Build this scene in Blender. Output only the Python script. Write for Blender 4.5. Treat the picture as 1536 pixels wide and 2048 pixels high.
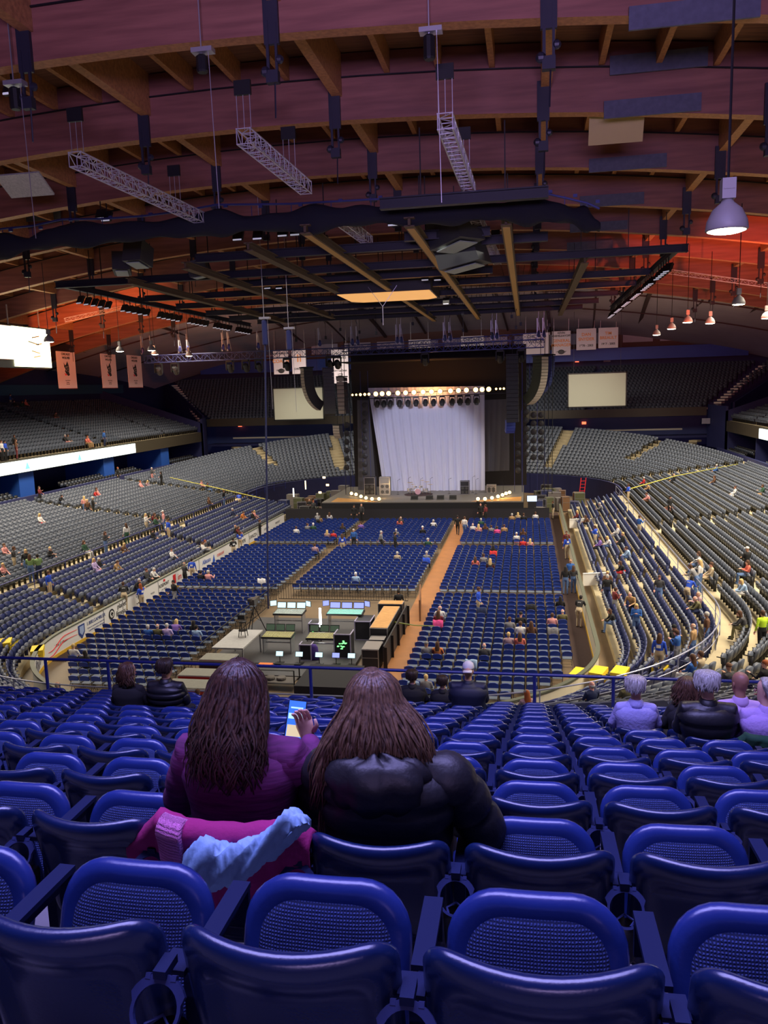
import bpy, math, random
import numpy as np
from mathutils import Vector, Matrix
random.seed(7); np.random.seed(7)
PI=math.pi
for o in list(bpy.data.objects): bpy.data.objects.remove(o)
SC=bpy.context.scene; COL=SC.collection
# ------------------------------------------------------------------ camera
CAMF,PITCH,YAW,ROLL=1600.0,0.15263,0.18014,0.03081
CAM=np.array([10.035,0.0,12.6435])
_F=np.array([-math.sin(YAW)*math.cos(PITCH),math.cos(YAW)*math.cos(PITCH),-math.sin(PITCH)])
_R0=np.array([math.cos(YAW),math.sin(YAW),0.]); _U0=np.cross(_R0,_F)
_R=math.cos(ROLL)*_R0-math.sin(ROLL)*_U0; _U=math.sin(ROLL)*_R0+math.cos(ROLL)*_U0
cd=bpy.data.cameras.new('camera'); cam=bpy.data.objects.new('camera',cd); COL.objects.link(cam)
cd.sensor_fit='VERTICAL'; cd.sensor_height=36.0; cd.lens=CAMF/2048*36.0
cd.clip_start=.05; cd.clip_end=400
m=Matrix(((_R[0],_U[0],-_F[0],CAM[0]),(_R[1],_U[1],-_F[1],CAM[1]),(_R[2],_U[2],-_F[2],CAM[2]),(0,0,0,1)))
cam.matrix_world=m; SC.camera=cam
SC.view_settings.view_transform='Standard'; SC.view_settings.look='None'
SC.view_settings.exposure=0.0; SC.view_settings.gamma=1.0; SC.view_settings.use_curve_mapping=False
def ray(px,py): return _F+_R*(px-768)/CAMF-_U*(py-1024)/CAMF
def onZ(px,py,z): d=ray(px,py); t=(z-CAM[2])/d[2]; return CAM+t*d
def onY(px,py,y): d=ray(px,py); t=(y-CAM[1])/d[1]; return CAM+t*d
def onX(px,py,x): d=ray(px,py); t=(x-CAM[0])/d[0]; return CAM+t*d
def vis(x,y,z,mg=120):
    d=np.array([x,y,z])-CAM; w=d@_F
    if w<.3: return False
    u=CAMF*(d@_R)/w; v=CAMF*(d@_U)/w
    return abs(u)<768+mg and abs(v)<1024+mg
def depth(x,y,z): return (np.array([x,y,z])-CAM)@_F
# ------------------------------------------------------------------ world and lights
w=bpy.data.worlds.new('arena_air'); SC.world=w; w.use_nodes=True
w.node_tree.nodes['Background'].inputs[0].default_value=(.42,.36,.60,1); w.node_tree.nodes['Background'].inputs[1].default_value=.10
def area(name,loc,target,sx,sy,power,col,spread=PI):
    l=bpy.data.lights.new(name,'AREA'); l.shape='RECTANGLE'; l.size=sx; l.size_y=sy; l.energy=power; l.color=col; l.spread=spread
    o=bpy.data.objects.new(name,l); COL.objects.link(o); o.location=loc
    d=(Vector(target)-Vector(loc)).normalized(); up=Vector((0,1,0)) if abs(d.y)<.7 else Vector((0,0,1)); z_=-d; x_=up.cross(z_).normalized(); y_=z_.cross(x_)
    o.rotation_euler=Matrix((x_,y_,z_)).transposed().to_euler(); return o
def spot(name,loc,target,power,col,ang=60,blend=.7,r=.3):
    l=bpy.data.lights.new(name,'SPOT'); l.energy=power; l.color=col; l.spot_size=math.radians(ang); l.spot_blend=blend; l.shadow_soft_size=r
    o=bpy.data.objects.new(name,l); COL.objects.link(o); o.location=loc
    d=Vector(target)-Vector(loc); o.rotation_euler=d.to_track_quat('-Z','Y').to_euler(); return o
WARM=(1.0,.86,.66)
# rows of house lights under the roof, both sides of the floor
area('house_lights_left',(-25,62,18.3),(-25,62,0),5,66,13500,WARM,2.4)
area('house_lights_right',(25.5,57,18.2),(23,57,0),5,72,19500,WARM,2.4)
area('house_lights_floor',(0,52,18.9),(0,52,0),16,40,6000,(1,.9,.76),2.2)
area('house_lights_far',(0,93,17),(0,103,3),40,3,3000,(1,.88,.72),2.6)
# purple wash from behind the photographer's section
area('purple_wash',(9,4,21),(10,5,9),10,5,1450,(.40,.38,1.0),2.2)
area('purple_roof_wash',(10,-8,14.5),(7,14,25),12,3,2600,(.50,.36,.80),1.5)
# orange uplights on the roof flanks
spot('orange_uplight_left',(-24,57,12.5),(-28,69,20),16000,(1,.24,.05),80)
spot('orange_uplight_right',(22,46,12),(25,60,20),15000,(1,.13,.04),78)
# ------------------------------------------------------------------ materials
MATS={}
def mat(name,col,rough=.6,metal=0.,emit=None,es=0.,bump=None,var=0.,spec=.5,scale=8.,coat=0.,alpha=1.):
    if name in MATS: return MATS[name]
    m=bpy.data.materials.new(name); m.use_nodes=True; nt=m.node_tree; b=nt.nodes['Principled BSDF']
    c=(col[0],col[1],col[2],1)
    b.inputs['Base Color'].default_value=c; b.inputs['Roughness'].default_value=rough; b.inputs['Metallic'].default_value=metal
    b.inputs['Specular IOR Level'].default_value=spec
    if coat: b.inputs['Coat Weight'].default_value=coat; b.inputs['Coat Roughness'].default_value=.15
    if alpha<1: b.inputs['Alpha'].default_value=alpha
    if emit: b.inputs['Emission Color'].default_value=(*emit,1); b.inputs['Emission Strength'].default_value=es
    if var or bump:
        tc=nt.nodes.new('ShaderNodeTexCoord'); n=nt.nodes.new('ShaderNodeTexNoise'); n.inputs['Scale'].default_value=scale; n.inputs['Detail'].default_value=4
        nt.links.new(tc.outputs['Object'],n.inputs['Vector'])
        if var:
            mx=nt.nodes.new('ShaderNodeMix'); mx.data_type='RGBA'
            mx.inputs[6].default_value=(col[0]*(1-var),col[1]*(1-var),col[2]*(1-var),1); mx.inputs[7].default_value=(min(1,col[0]*(1+var)),min(1,col[1]*(1+var)),min(1,col[2]*(1+var)),1)
            nt.links.new(n.outputs['Fac'],mx.inputs[0]); nt.links.new(mx.outputs[2],b.inputs['Base Color'])
        if bump:
            bp=nt.nodes.new('ShaderNodeBump'); bp.inputs['Strength'].default_value=bump; bp.inputs['Distance'].default_value=.02
            nt.links.new(n.outputs['Fac'],bp.inputs['Height']); nt.links.new(bp.outputs[0],b.inputs['Normal'])
    MATS[name]=m; return m
def emis(name,col,s):
    if name in MATS: return MATS[name]
    m=mat(name,(.02,.02,.02),.5,emit=col,es=s); return m
def streak(name,c1,c2,sc=(1,1,1),rough=.6,bump=.2,detail=5,lines=None,scale=4.):
    """noise stretched along an axis: wood, hair, brushed cloth"""
    if name in MATS: return MATS[name]
    m=bpy.data.materials.new(name); m.use_nodes=True; nt=m.node_tree; b=nt.nodes['Principled BSDF']; b.inputs['Roughness'].default_value=rough
    tc=nt.nodes.new('ShaderNodeTexCoord'); mp=nt.nodes.new('ShaderNodeMapping'); mp.inputs['Scale'].default_value=sc
    n=nt.nodes.new('ShaderNodeTexNoise'); n.inputs['Scale'].default_value=scale; n.inputs['Detail'].default_value=detail
    nt.links.new(tc.outputs['Object'],mp.inputs[0]); nt.links.new(mp.outputs[0],n.inputs['Vector'])
    cr=nt.nodes.new('ShaderNodeValToRGB'); cr.color_ramp.elements[0].position=.32; cr.color_ramp.elements[1].position=.68
    cr.color_ramp.elements[0].color=(*c1,1); cr.color_ramp.elements[1].color=(*c2,1)
    nt.links.new(n.outputs['Fac'],cr.inputs[0]); nt.links.new(cr.outputs[0],b.inputs['Base Color'])
    bp=nt.nodes.new('ShaderNodeBump'); bp.inputs['Strength'].default_value=bump; bp.inputs['Distance'].default_value=.01
    nt.links.new(n.outputs['Fac'],bp.inputs['Height']); nt.links.new(bp.outputs[0],b.inputs['Normal'])
    MATS[name]=m; return m
M_BLK=mat('black_metal',(.012,.012,.014),.45,.3)
M_DARK=mat('dark_drape',(.012,.012,.016),.9)
M_STEEL=mat('galvanised_steel',(.55,.55,.6),.4,.8)
M_NAVYRAIL=mat('navy_painted_steel',(.018,.03,.22),.35,.0,coat=.3)
M_CONC=mat('stand_concrete',(.37,.315,.20),.85,var=.25,scale=1.2)
M_NAVYWALL=mat('navy_wall',(.022,.026,.11),.6,var=.2,scale=.7)
M_SEATGREY=mat('slate_seat_plastic',(.075,.09,.125),.5)
M_SEATNAVY=mat('navy_seat_plastic',(.018,.028,.12),.42)
M_YEL=mat('yellow_paint',(.85,.62,.02),.6)
M_WHITE=mat('white_board',(.78,.78,.76),.5)
# ------------------------------------------------------------------ mesh helpers
def tag(o,label=None,cat=None,group=None,kind=None):
    if label: o['label']=label
    if cat: o['category']=cat
    if group: o['group']=group
    if kind: o['kind']=kind
    return o
def empty(name,loc,label=None,cat=None,group=None,rz=0.,kind=None):
    o=bpy.data.objects.new(name,None); COL.objects.link(o); o.location=[float(v) for v in loc]; o.rotation_euler=(0,0,rz); o.empty_display_size=.1
    return tag(o,label,cat,group,kind)
def link(name,me,parent=None,loc=(0,0,0),rot=(0,0,0)):
    o=bpy.data.objects.new(name,me); COL.objects.link(o); o.location=[float(v) for v in loc]; o.rotation_euler=rot
    if parent: o.parent=parent
    return o
class MB:
    def __init__(s): s.V=[]; s.F=[]; s.M=[]
    def add(s,vs,fs,mi=0):
        b=len(s.V); s.V+= [tuple(float(c) for c in v) for v in vs]
        for f in fs: s.F.append(tuple(b+i for i in f)); s.M.append(mi)
        return s
    def box(s,c,d,mi=0,R=None,taper=None):
        hx,hy,hz=d[0]/2,d[1]/2,d[2]/2; t=taper or 1.
        vs=[(-hx,-hy,-hz),(hx,-hy,-hz),(hx,hy,-hz),(-hx,hy,-hz),(-hx*t,-hy*t,hz),(hx*t,-hy*t,hz),(hx*t,hy*t,hz),(-hx*t,hy*t,hz)]
        if R is not None: vs=[R@Vector(v) for v in vs]
        vs=[(v[0]+c[0],v[1]+c[1],v[2]+c[2]) for v in vs]
        return s.add(vs,[(0,3,2,1),(4,5,6,7),(0,1,5,4),(1,2,6,5),(2,3,7,6),(3,0,4,7)],mi)
    def bbox(s,a,b,mi=0): return s.box([(a[i]+b[i])/2 for i in range(3)],[abs(b[i]-a[i]) for i in range(3)],mi)
    def path(s,pts,r,n=6,mi=0,cap=True,flat=1.):
        P=[np.array(p,float) for p in pts]; k=len(P); rs=r if hasattr(r,'__len__') else [r]*k
        t=P[1]-P[0]; t=t/(np.linalg.norm(t)+1e-9); u=np.cross(t,(0,0,1.)) 
        if np.linalg.norm(u)<1e-3: u=np.cross(t,(1.,0,0))
        u/=np.linalg.norm(u); vs=[]
        for i in range(k):
            a=P[max(0,i-1)]; b=P[min(k-1,i+1)]; t=b-a; t=t/(np.linalg.norm(t)+1e-9)
            u=u-t*(u@t); u/=np.linalg.norm(u)+1e-9; v=np.cross(t,u)
            for j in range(n):
                an=2*PI*j/n+PI/n; vs.append(P[i]+rs[i]*(math.cos(an)*u+math.sin(an)*v*flat))
        fs=[(i*n+j,i*n+(j+1)%n,(i+1)*n+(j+1)%n,(i+1)*n+j) for i in range(k-1) for j in range(n)]
        if cap: fs+= [tuple(reversed(range(n))),tuple(range((k-1)*n,k*n))]
        return s.add(vs,fs,mi)
    def tube(s,a,b,r,n=6,mi=0): return s.path([a,b],r,n,mi)
    def lathe(s,prof,n=16,c=(0,0,0),mi=0,R=None,sx=1.,sy=1.):
        vs=[];k=len(prof)
        for (r,z) in prof:
            for j in range(n):
                a=2*PI*j/n; v=Vector((r*math.cos(a)*sx,r*math.sin(a)*sy,z))
                if R is not None: v=R@v
                vs.append((v[0]+c[0],v[1]+c[1],v[2]+c[2]))
        fs=[(i*n+j,i*n+(j+1)%n,(i+1)*n+(j+1)%n,(i+1)*n+j) for i in range(k-1) for j in range(n)]
        fs+=[tuple(reversed(range(n))),tuple(range((k-1)*n,k*n))]
        return s.add(vs,fs,mi)
    def ball(s,c,r,n=10,mi=0,sc=(1,1,1)):
        prof=[(max(1e-4,math.sin(PI*i/6))*1.,-math.cos(PI*i/6)) for i in range(7)]
        vs=[];k=7
        for (q,z) in prof:
            for j in range(n):
                a=2*PI*j/n; vs.append((c[0]+r*sc[0]*q*math.cos(a),c[1]+r*sc[1]*q*math.sin(a),c[2]+r*sc[2]*z))
        fs=[(i*n+j,i*n+(j+1)%n,(i+1)*n+(j+1)%n,(i+1)*n+j) for i in range(k-1) for j in range(n)]
        return s.add(vs,fs,mi)
    def loft(s,rings,mi=0,cap=True,closed=True):
        n=len(rings[0]); vs=[v for r in rings for v in r]; k=len(rings)
        jn=n if closed else n-1
        fs=[(i*n+j,i*n+(j+1)%n,(i+1)*n+(j+1)%n,(i+1)*n+j) for i in range(k-1) for j in range(jn)]
        if cap: fs+=[tuple(reversed(range(n))),tuple(range((k-1)*n,k*n))]
        return s.add(vs,fs,mi)
    def prism(s,poly,y0,y1,mi=0,axis='y'):
        n=len(poly)
        if axis=='y': vs=[(p[0],y0,p[1]) for p in poly]+[(p[0],y1,p[1]) for p in poly]
        elif axis=='x': vs=[(y0,p[0],p[1]) for p in poly]+[(y1,p[0],p[1]) for p in poly]
        else: vs=[(p[0],p[1],y0) for p in poly]+[(p[0],p[1],y1) for p in poly]
        fs=[tuple(range(n)),tuple(reversed(range(n,2*n)))]+[(i,(i+1)%n+0,(i+1)%n+n,i+n)[::-1] for i in range(n)]
        return s.add(vs,fs,mi)
    def xf(s,Mx):
        s.V=[tuple(Mx@Vector(v)) for v in s.V]; return s
    def mesh(s,name,mats,smooth=False):
        me=bpy.data.meshes.new(name); me.from_pydata(s.V,[],s.F)
        for m_ in (mats if isinstance(mats,(list,tuple)) else [mats]): me.materials.append(m_)
        me.polygons.foreach_set('material_index',s.M)
        if smooth: me.polygons.foreach_set('use_smooth',[True]*len(s.F))
        me.update(); return me
    def build(s,name,mats,parent=None,loc=(0,0,0),rot=(0,0,0),smooth=False):
        return link(name,s.mesh(name,mats,smooth),parent,loc,rot)
def fixn(me):
    import bmesh
    b=bmesh.new(); b.from_mesh(me); bmesh.ops.recalc_face_normals(b,faces=b.faces); b.to_mesh(me); b.free(); return me
_ON='first second third fourth fifth sixth seventh eighth ninth tenth eleventh twelfth thirteenth fourteenth fifteenth sixteenth seventeenth eighteenth nineteenth'.split()
_TN='twenty thirty forty fifty sixty seventy eighty ninety'.split()
def ordn(k):
    if k<20: return _ON[k-1]
    if k>=100: return 'hundred-and-'+ordn(k-100) if k>100 else 'hundredth'
    t,u=divmod(k,10); return _TN[t-2][:-1]+'ieth' if u==0 else _TN[t-2]+'-'+_ON[u-1]
def many(name,mb,T,mats,smooth=False):
    """one mesh holding a copy of mb at every (x,y,z,rz)"""
    V=np.array(mb.V,np.float32); T=np.array(T,np.float32); n=len(T); nv=len(V)
    c=np.cos(T[:,3]);s_=np.sin(T[:,3])
    X=c[:,None]*V[None,:,0]-s_[:,None]*V[None,:,1]+T[:,0:1]; Y=s_[:,None]*V[None,:,0]+c[:,None]*V[None,:,1]+T[:,1:2]; Z=V[None,:,2]+T[:,2:3]
    co=np.stack([X,Y,Z],-1).reshape(-1,3)
    ls=[len(f) for f in mb.F]; loops=np.concatenate([np.array(f) for f in mb.F])
    L=(loops[None,:]+(np.arange(n)*nv)[:,None]).reshape(-1); tot=np.tile(np.array(ls),n); st=np.concatenate([[0],np.cumsum(tot)[:-1]])
    me=bpy.data.meshes.new(name); me.vertices.add(n*nv); me.vertices.foreach_set('co',co.ravel())
    me.loops.add(len(L)); me.loops.foreach_set('vertex_index',L.astype(np.int32))
    me.polygons.add(len(tot)); me.polygons.foreach_set('loop_start',st.astype(np.int32)); me.polygons.foreach_set('loop_total',tot.astype(np.int32))
    me.polygons.foreach_set('material_index',np.tile(np.array(mb.M,np.int32),n))
    if smooth: me.polygons.foreach_set('use_smooth',np.ones(len(tot),bool))
    for m_ in mats: me.materials.append(m_)
    me.update(calc_edges=True); return link(name,me)
def copy_tree(o,loc=None,rz=None,label=None,group=None):
    c=o.copy(); COL.objects.link(c)
    if loc is not None: c.location=[float(v) for v in loc]
    if rz is not None: c.rotation_euler=(0,0,rz)
    if label: c['label']=label
    if group: c['group']=group
    def kids(a,b):
        for ch in list(a.children):
            d=ch.copy(); COL.objects.link(d); d.parent=b; kids(ch,d)
    kids(o,c); return c
def text(body,size,loc,rot,m_,parent=None,name='lettering',ext=.004,sx=1.,align='CENTER',bold=0.):
    cu=bpy.data.curves.new(name,'FONT'); cu.body=body; cu.size=size; cu.align_x=align; cu.align_y='CENTER'; cu.extrude=ext; cu.offset=bold
    o=bpy.data.objects.new(name,cu); COL.objects.link(o); bpy.context.view_layer.update()
    me=bpy.data.meshes.new_from_object(o.evaluated_get(bpy.context.evaluated_depsgraph_get())); me.materials.clear(); me.materials.append(m_)
    bpy.data.objects.remove(o); p=link(name,me,parent,loc,rot); p.scale=(sx,1,1); return p
def rrect(w,h,r,n=6,top_r=None):
    """rounded rectangle outline in (x,z), centred; r bottom radius, top_r top radius"""
    tr=top_r if top_r is not None else r; out=[]
    for cx,cz,rr,a0 in ((w/2-tr,h/2-tr,tr,0),(-w/2+tr,h/2-tr,tr,90),(-w/2+r,-h/2+r,r,180),(w/2-r,-h/2+r,r,270)):
        for i in range(n+1):
            a=math.radians(a0+90*i/n); out.append((cx+rr*math.cos(a),cz+rr*math.sin(a)))
    return out
def trussm(L,s=.3,bay=.5,r=.022,mi=0):
    """box truss along +X from 0 to L"""
    b=MB(); h=s/2
    for y in (-h,h):
        for z in (-h,h): b.tube((0,y,z),(L,y,z),r,5,mi)
    n=max(1,int(round(L/bay)))
    for i in range(n+1):
        x=L*i/n
        for a,c in (((-h,-h),(h,-h)),((h,-h),(h,h)),((h,h),(-h,h)),((-h,h),(-h,-h))):
            b.path([(x,*a),(x,*c)],r*.6,4,mi,False)
            if i<n: b.path([(x,*(a if i%2 else c)),(x+L/n,*(c if i%2 else a))],r*.6,4,mi,False)
    return b
# ================================================================== THE HALL
def za(x): return 22.35-x*x/290.
def ring(o):
    """points, outward normals and floor rise factors of the seating ring o metres outside the dasher boards"""
    a=13+o
    yn=27-.45*o if o<5.4 else 24.57-(o-5.4)
    yf=88+1.4*o if o<5.4 else 95.56+(o-5.4)*1.05
    rc=8.5+.93*o; P=[];N=[]
    def seg(p,q,nrm,k):
        for i in range(k):
            t=i/k; P.append((p[0]+(q[0]-p[0])*t,p[1]+(q[1]-p[1])*t)); N.append(nrm)
    def arc(c,a0,k):
        for i in range(k):
            t=math.radians(a0+90*i/k); P.append((c[0]+rc*math.cos(t),c[1]+rc*math.sin(t))); N.append((math.cos(t),math.sin(t)))
    seg((0,yn),(a-rc,yn),(0,-1),8); arc((a-rc,yn+rc),-90,30); seg((a,yn+rc),(a,yf-rc),(1,0),40)
    arc((a-rc,yf-rc),0,30); seg((a-rc,yf),(-a+rc,yf),(0,1),16); arc((-a+rc,yf-rc),90,30)
    seg((-a,yf-rc),(-a,yn+rc),(-1,0),40); arc((-a+rc,yn+rc),180,30); seg((-a+rc,yn),(0,yn),(0,-1),8)
    return np.array(P),np.array(N)
def rowz(o,N):
    e=np.abs(N[:,1])**1.5; far=N[:,1]>0
    if o<5.3: i=(o-.9)/.75; return .35+np.full(len(N),.2*max(0,i))
    if o<6.05: return np.full(len(N),1.7)
    i=(o-6.1)/.88; r=.12+(np.where(far,.33,.40)-.12)*e
    return 1.8+i*r
ROWS_A=[.9+.75*i for i in range(6)]; ROWS_B=[6.1+.88*i for i in range(16)]
def steps(name,rows,last,m_,ykeep):
    mb=MB(); prev=None
    edges=rows+[last]
    for i in range(len(rows)):
        P0,N0=ring(edges[i]); P1,_=ring(edges[i+1]); z=rowz(edges[i],N0)
        zp=rowz(edges[i-1],N0) if i else z-.5
        n=len(P0)
        vs=[(*P0[j],zp[j]) for j in range(n)]+[(*P0[j],z[j]) for j in range(n)]+[(*P1[j],z[j]) for j in range(n)]
        fs=[]
        for j in range(n):
            k=(j+1)%n
            if min(P0[j][1],P1[j][1])<ykeep and N0[j][1]<-.05: continue
            if edges[0]<2 and P0[j][1]>79.5: continue
            fs+=[(j,k,n+k,n+j),(n+j,n+k,2*n+k,2*n+j)]
        mb.add(vs,fs)
    o=mb.build(name,m_); tag(o,kind='structure'); return o
steps('floor_seating_tier_low',ROWS_A+[5.4],6.1,M_CONC,15)
steps('floor_seating_tier_high',ROWS_B,20.2,M_CONC,15)
P0,N0=ring(6.12); ii=[i for i in range(len(P0)) if P0[i][1]>79]; mb=MB(); k=len(ii)
mb.add([(P0[i][0]-N0[i][0]*.02,P0[i][1]-N0[i][1]*.02,z) for z in (0,2.3) for i in ii],[(q,q+1,k+q+1,k+q) for q in range(k-1)])
md=tag(mb.build('wall_far_tier_front',M_NAVYWALL),kind='structure').modifiers.new('s','SOLIDIFY'); md.thickness=.15
# samples for standing people on the tiers
_S=[]
for rows,pit in ((ROWS_A,.75),([5.4],.7),(ROWS_B,.88)):
    for o_ in rows:
        P0,N0=ring(o_+pit/2); z_=rowz(o_,N0)
        for j in range(len(P0)):
            k=(j+1)%len(P0)
            for t in np.linspace(0,1,14)[:-1]:
                q=P0[j]*(1-t)+P0[k]*t; _S.append((q[0],q[1],z_[j]*(1-t)+z_[k]*t,N0[j][0],N0[j][1],o_))
_S=np.array(_S)
def ground(x,y):
    if abs(x)<13 and 27<y<90:
        return 0.,None
    i=np.argmin((_S[:,0]-x)**2+(_S[:,1]-y)**2); return _S[i,2],_S[i]
def march(px,py,ext=None):
    """where the ray through a point of the picture meets the floor or the lower tiers"""
    d=ray(px,py); t=14.
    while t<130:
        p=CAM+d*t; g,s_=ground(p[0],p[1])
        if p[2]<=g: return (p[0],p[1],g,s_)
        t+=.25 if t<70 else .4
    return (p[0],p[1],0,None)
# concrete floor with warm brown matting
fl=MB(); fl.bbox((-22,20,-.2),(22,112,0)); tag(fl.build('floor',mat('arena_floor',(.15,.105,.06),.45,var=.35,scale=.6,bump=.05)),kind='structure')
mt=MB(); mt.bbox((12.05,29,0),(12.95,80,.012)); mt.bbox((-12.95,34,0),(-12.1,78,.012))
tag(mt.build('floor_rubber_matting',mat('dark_rubber',(.05,.025,.02),.8,var=.2)),kind='structure')
mt=MB(); mt.bbox((3.35,29.5,0),(4.7,78,.01)); tag(mt.build("floor_aisle_runner",mat("tan_board",(.33,.14,.045),.5,var=.3,scale=1.5)),kind="structure")
# ---- aisles: straight lines across the rows
AIS=[]
def aisle(p,q,z,wd=.62):
    A=onZ(*p,z)[:2];B=onZ(*q,z)[:2]; AIS.append((A,B,wd))
def aisle_xy(A,B,wd=.62): AIS.append((np.array(A,float),np.array(B,float),wd))
def yof(px,py,z): return onZ(px,py,z)[1]
for px,py in ((205,1029),(380,980),(168,1192)):
    yy=yof(px,py,2.9 if py<1100 else 1.4); AL=(yy,)
    if py<1100: aisle_xy((-18,yy),(-34,yy))
    else: aisle_xy((-13,yy),(-18.4,yy))
yl=yof(396,1082,1.4); aisle_xy((-13,yl),(-18.4,yl))
for px,py in ((1422,1038),(1482,1156),(1395,954)):
    yy=yof(px,py,2.7); aisle_xy((19,yy),(34,yy))
for px,py in ((1254,1118),(1222,1040),(1272,1160)):
    yy=yof(px,py,1.2); aisle_xy((13,yy),(18.4,yy),.5)
aisle_xy((-21,95),(-31,109)); aisle_xy((21.5,95),(31,107))
aisle_xy((-13,97),(-17.5,111)); aisle_xy((12.4,97),(16.2,111)); aisle_xy((15.5,27),(24.5,18)); aisle_xy((-15,27),(-24,18))
aisle_xy((7.2,24),(7.2,15)); aisle_xy((13.1,31.6),(18.4,28.7),.5)
def in_aisle(x,y):
    for A,B,wd in AIS:
        d=B-A; L=d@d; t=max(0,min(1,((x-A[0])*d[0]+(y-A[1])*d[1])/L)); q=A+d*t
        if (x-q[0])**2+(y-q[1])**2<wd*wd: return True
    return False
def ringseats(o,pitch=.53,off=.30,ylim=15.4):
    P,N=ring(o+off); z=rowz(o,N); n=len(P); out=[]; acc=0.
    for j in range(n):
        k=(j+1)%n; L=np.linalg.norm(P[k]-P[j])
        while acc<L:
            t=acc/L; q=P[j]*(1-t)+P[k]*t; nn=N[j]*(1-t)+N[k]*t; zz=z[j]*(1-t)+z[k]*t
            acc+=pitch
            if q[1]<ylim and nn[1]<-.05: continue
            if (q[1]<16.3 and abs(q[0])<46) or (o<5.3 and q[1]>79) or in_aisle(*q): continue
            if not vis(q[0],q[1],zz+.5,160): continue
            out.append((q[0],q[1],zz,math.atan2(-nn[1],-nn[0])-PI/2))
        acc-=L
    return out
# ---- stadium seat (small in the picture): backrest, tipped-up pad, standard
def arch_panel(mb,w,z0,z1,y0,y1,lean,mi,r=.1):
    pts=[(-w/2,z0),(w/2,z0),(w/2,z1-r),(w/2-r*.3,z1-r*.3),(w/2-r,z1),(-w/2+r,z1),(-w/2+r*.3,z1-r*.3),(-w/2,z1-r)]
    n=len(pts); vs=[(p[0],y0+lean*(p[1]-z0),p[1]) for p in pts]+[(p[0],y1+lean*(p[1]-z0),p[1]) for p in pts]
    mb.add(vs,[tuple(range(n)),tuple(reversed(range(n,2*n)))]+[((i+1)%n,i,i+n,(i+1)%n+n) for i in range(n)],mi)
def seat_back(mi=0): b=MB(); arch_panel(b,.49,.42,.86,-.20,-.14,-.18,mi); return b
def seat_pad(mi=0): b=MB(); arch_panel(b,.44,.36,.70,-.05,.03,.12,mi,.12); return b
def seat_std(mi=0):
    b=MB(); b.box((-.265,-.1,.3),(.035,.16,.6),mi); b.box((-.265,.02,.62),(.045,.32,.03),mi); return b
def join(*bs):
    r=MB()
    for k,b in enumerate(bs): r.add(b.V,b.F,k)
    return r
def seat_field(S,nind,mats,name,group,stufflabel,labelf,cat='seat'):
    D=sorted(range(len(S)),key=lambda i:depth(*S[i][:3]))
    ind=[i for i in D if vis(*S[i][:3],-4)][:nind]; iset=set(ind)
    rest=[S[i][:4] for i in D if i not in iset]
    parts=[('backrest',seat_back(),mats[0]),('seat_pad',seat_pad(),mats[1]),('standard',seat_std(),mats[2])]
    if rest:
        o=many(name+'_rows',join(*[p[1] for p in parts]),rest,mats); tag(o,stufflabel,cat,None,'stuff')
    if not ind: return
    root=empty(name,(0,0,0),'x',cat,group)
    for pn,pm,m_ in parts: pm.build(pn,m_,root)
    made=[]
    for k,i in enumerate(ind):
        s_=S[i]; r=root if k==0 else copy_tree(root); made.append(r)
        r.location=s_[:3]; r.rotation_euler=(0,0,s_[3])
    order=sorted(ind,key=lambda i:(S[i][0] if S[i][1]<29 else S[i][1]))
    names={i:labelf(S[i],0) for i in order}
    for k,i in enumerate(ind): made[k]['label']=names[i]
A_=[]
for i,o_ in enumerate(ROWS_A): A_+=[(*s_,i) for s_ in ringseats(o_,.54)]
B_=[]
for i,o_ in enumerate(ROWS_B[:15]): B_+=[(*s_,i) for s_ in ringseats(o_)]
def side(s_): 
    if s_[1]<29: return 'near end right of centre' if s_[0]>0 else 'near end left of centre'
    return 'left side' if s_[0]<0 else 'right side'
_cnt={}
def lab(pre):
    def f(s_,k):
        key=(pre,side(s_),s_[4]); _cnt[key]=_cnt.get(key,0)+1
        return f"{pre}, {side(s_)}, {ordn(s_[4]+1)} row, {ordn(_cnt[key])} along"
    return f
M_PADL=mat('grey_pad_plastic',(.13,.15,.20),.5)
seat_field(A_,300,[M_SEATNAVY,M_PADL,M_SEATNAVY],'lower_tier_seat','lower tier seats','rows of empty navy seats with grey pads behind the dasher boards around the floor',lab('navy seat behind the dasher boards'))
seat_field(B_,300,[M_SEATGREY,M_SEATGREY,M_BLK],'bowl_seat','upper bowl seats','rows of empty slate grey seats above the walkway rail around the bowl',lab('slate grey seat above the walkway'))
# ---- upper decks
C_=[];dk=MB()
DX=34.0
for sx in (-1,1):
    for i in range(16):
        x0=DX+.88*i; z0=7.55+.27*i; y1=103.4
        dk.bbox((sx*x0,36,z0-.6 if i else z0-.3),(sx*(x0+.88),y1,z0))
        if sx<0 or True:
            y=37.
            while y<y1-.4:
                y+=.53
                if abs(y-78.5-.0*i)<.55 or abs(y-60)<.5 or abs(y-93-.2*i)<.3: continue
                if vis(sx*(x0+.4),y,z0+.6,80): C_.append((sx*(x0+.35),y,z0,PI/2*sx,i))
dk.bbox((-48.7,36,10.9),(-48.05,103.4,11.65)); dk.bbox((48.05,36,10.9),(48.7,103.4,11.65))
tag(dk.build('floor_side_decks',M_CONC),kind='structure')
dk=MB()
for i in range(17):
    y0=110.3+.9*i; z0=8.5+.36*i; xl=-36-.8*i; xr=33+.8*i
    dk.bbox((xl,y0,z0-.6 if i else z0-.3),(xr,y0+.9,z0))
    x=xl+.3
    while x<xr-.3:
        x+=.53
        sl=-36-.8*i+1.2; sr=33+.8*i*.95-1.2
        if abs(x+37+.66*i)<.6 or abs(x-33.2-.62*i)<.8 or abs(x)<.6 or abs(x-18-.15*i)<.5: continue
        if vis(x,y0+.4,z0+.6,60): C_.append((x,y0+.4,z0,PI,i))
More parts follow.
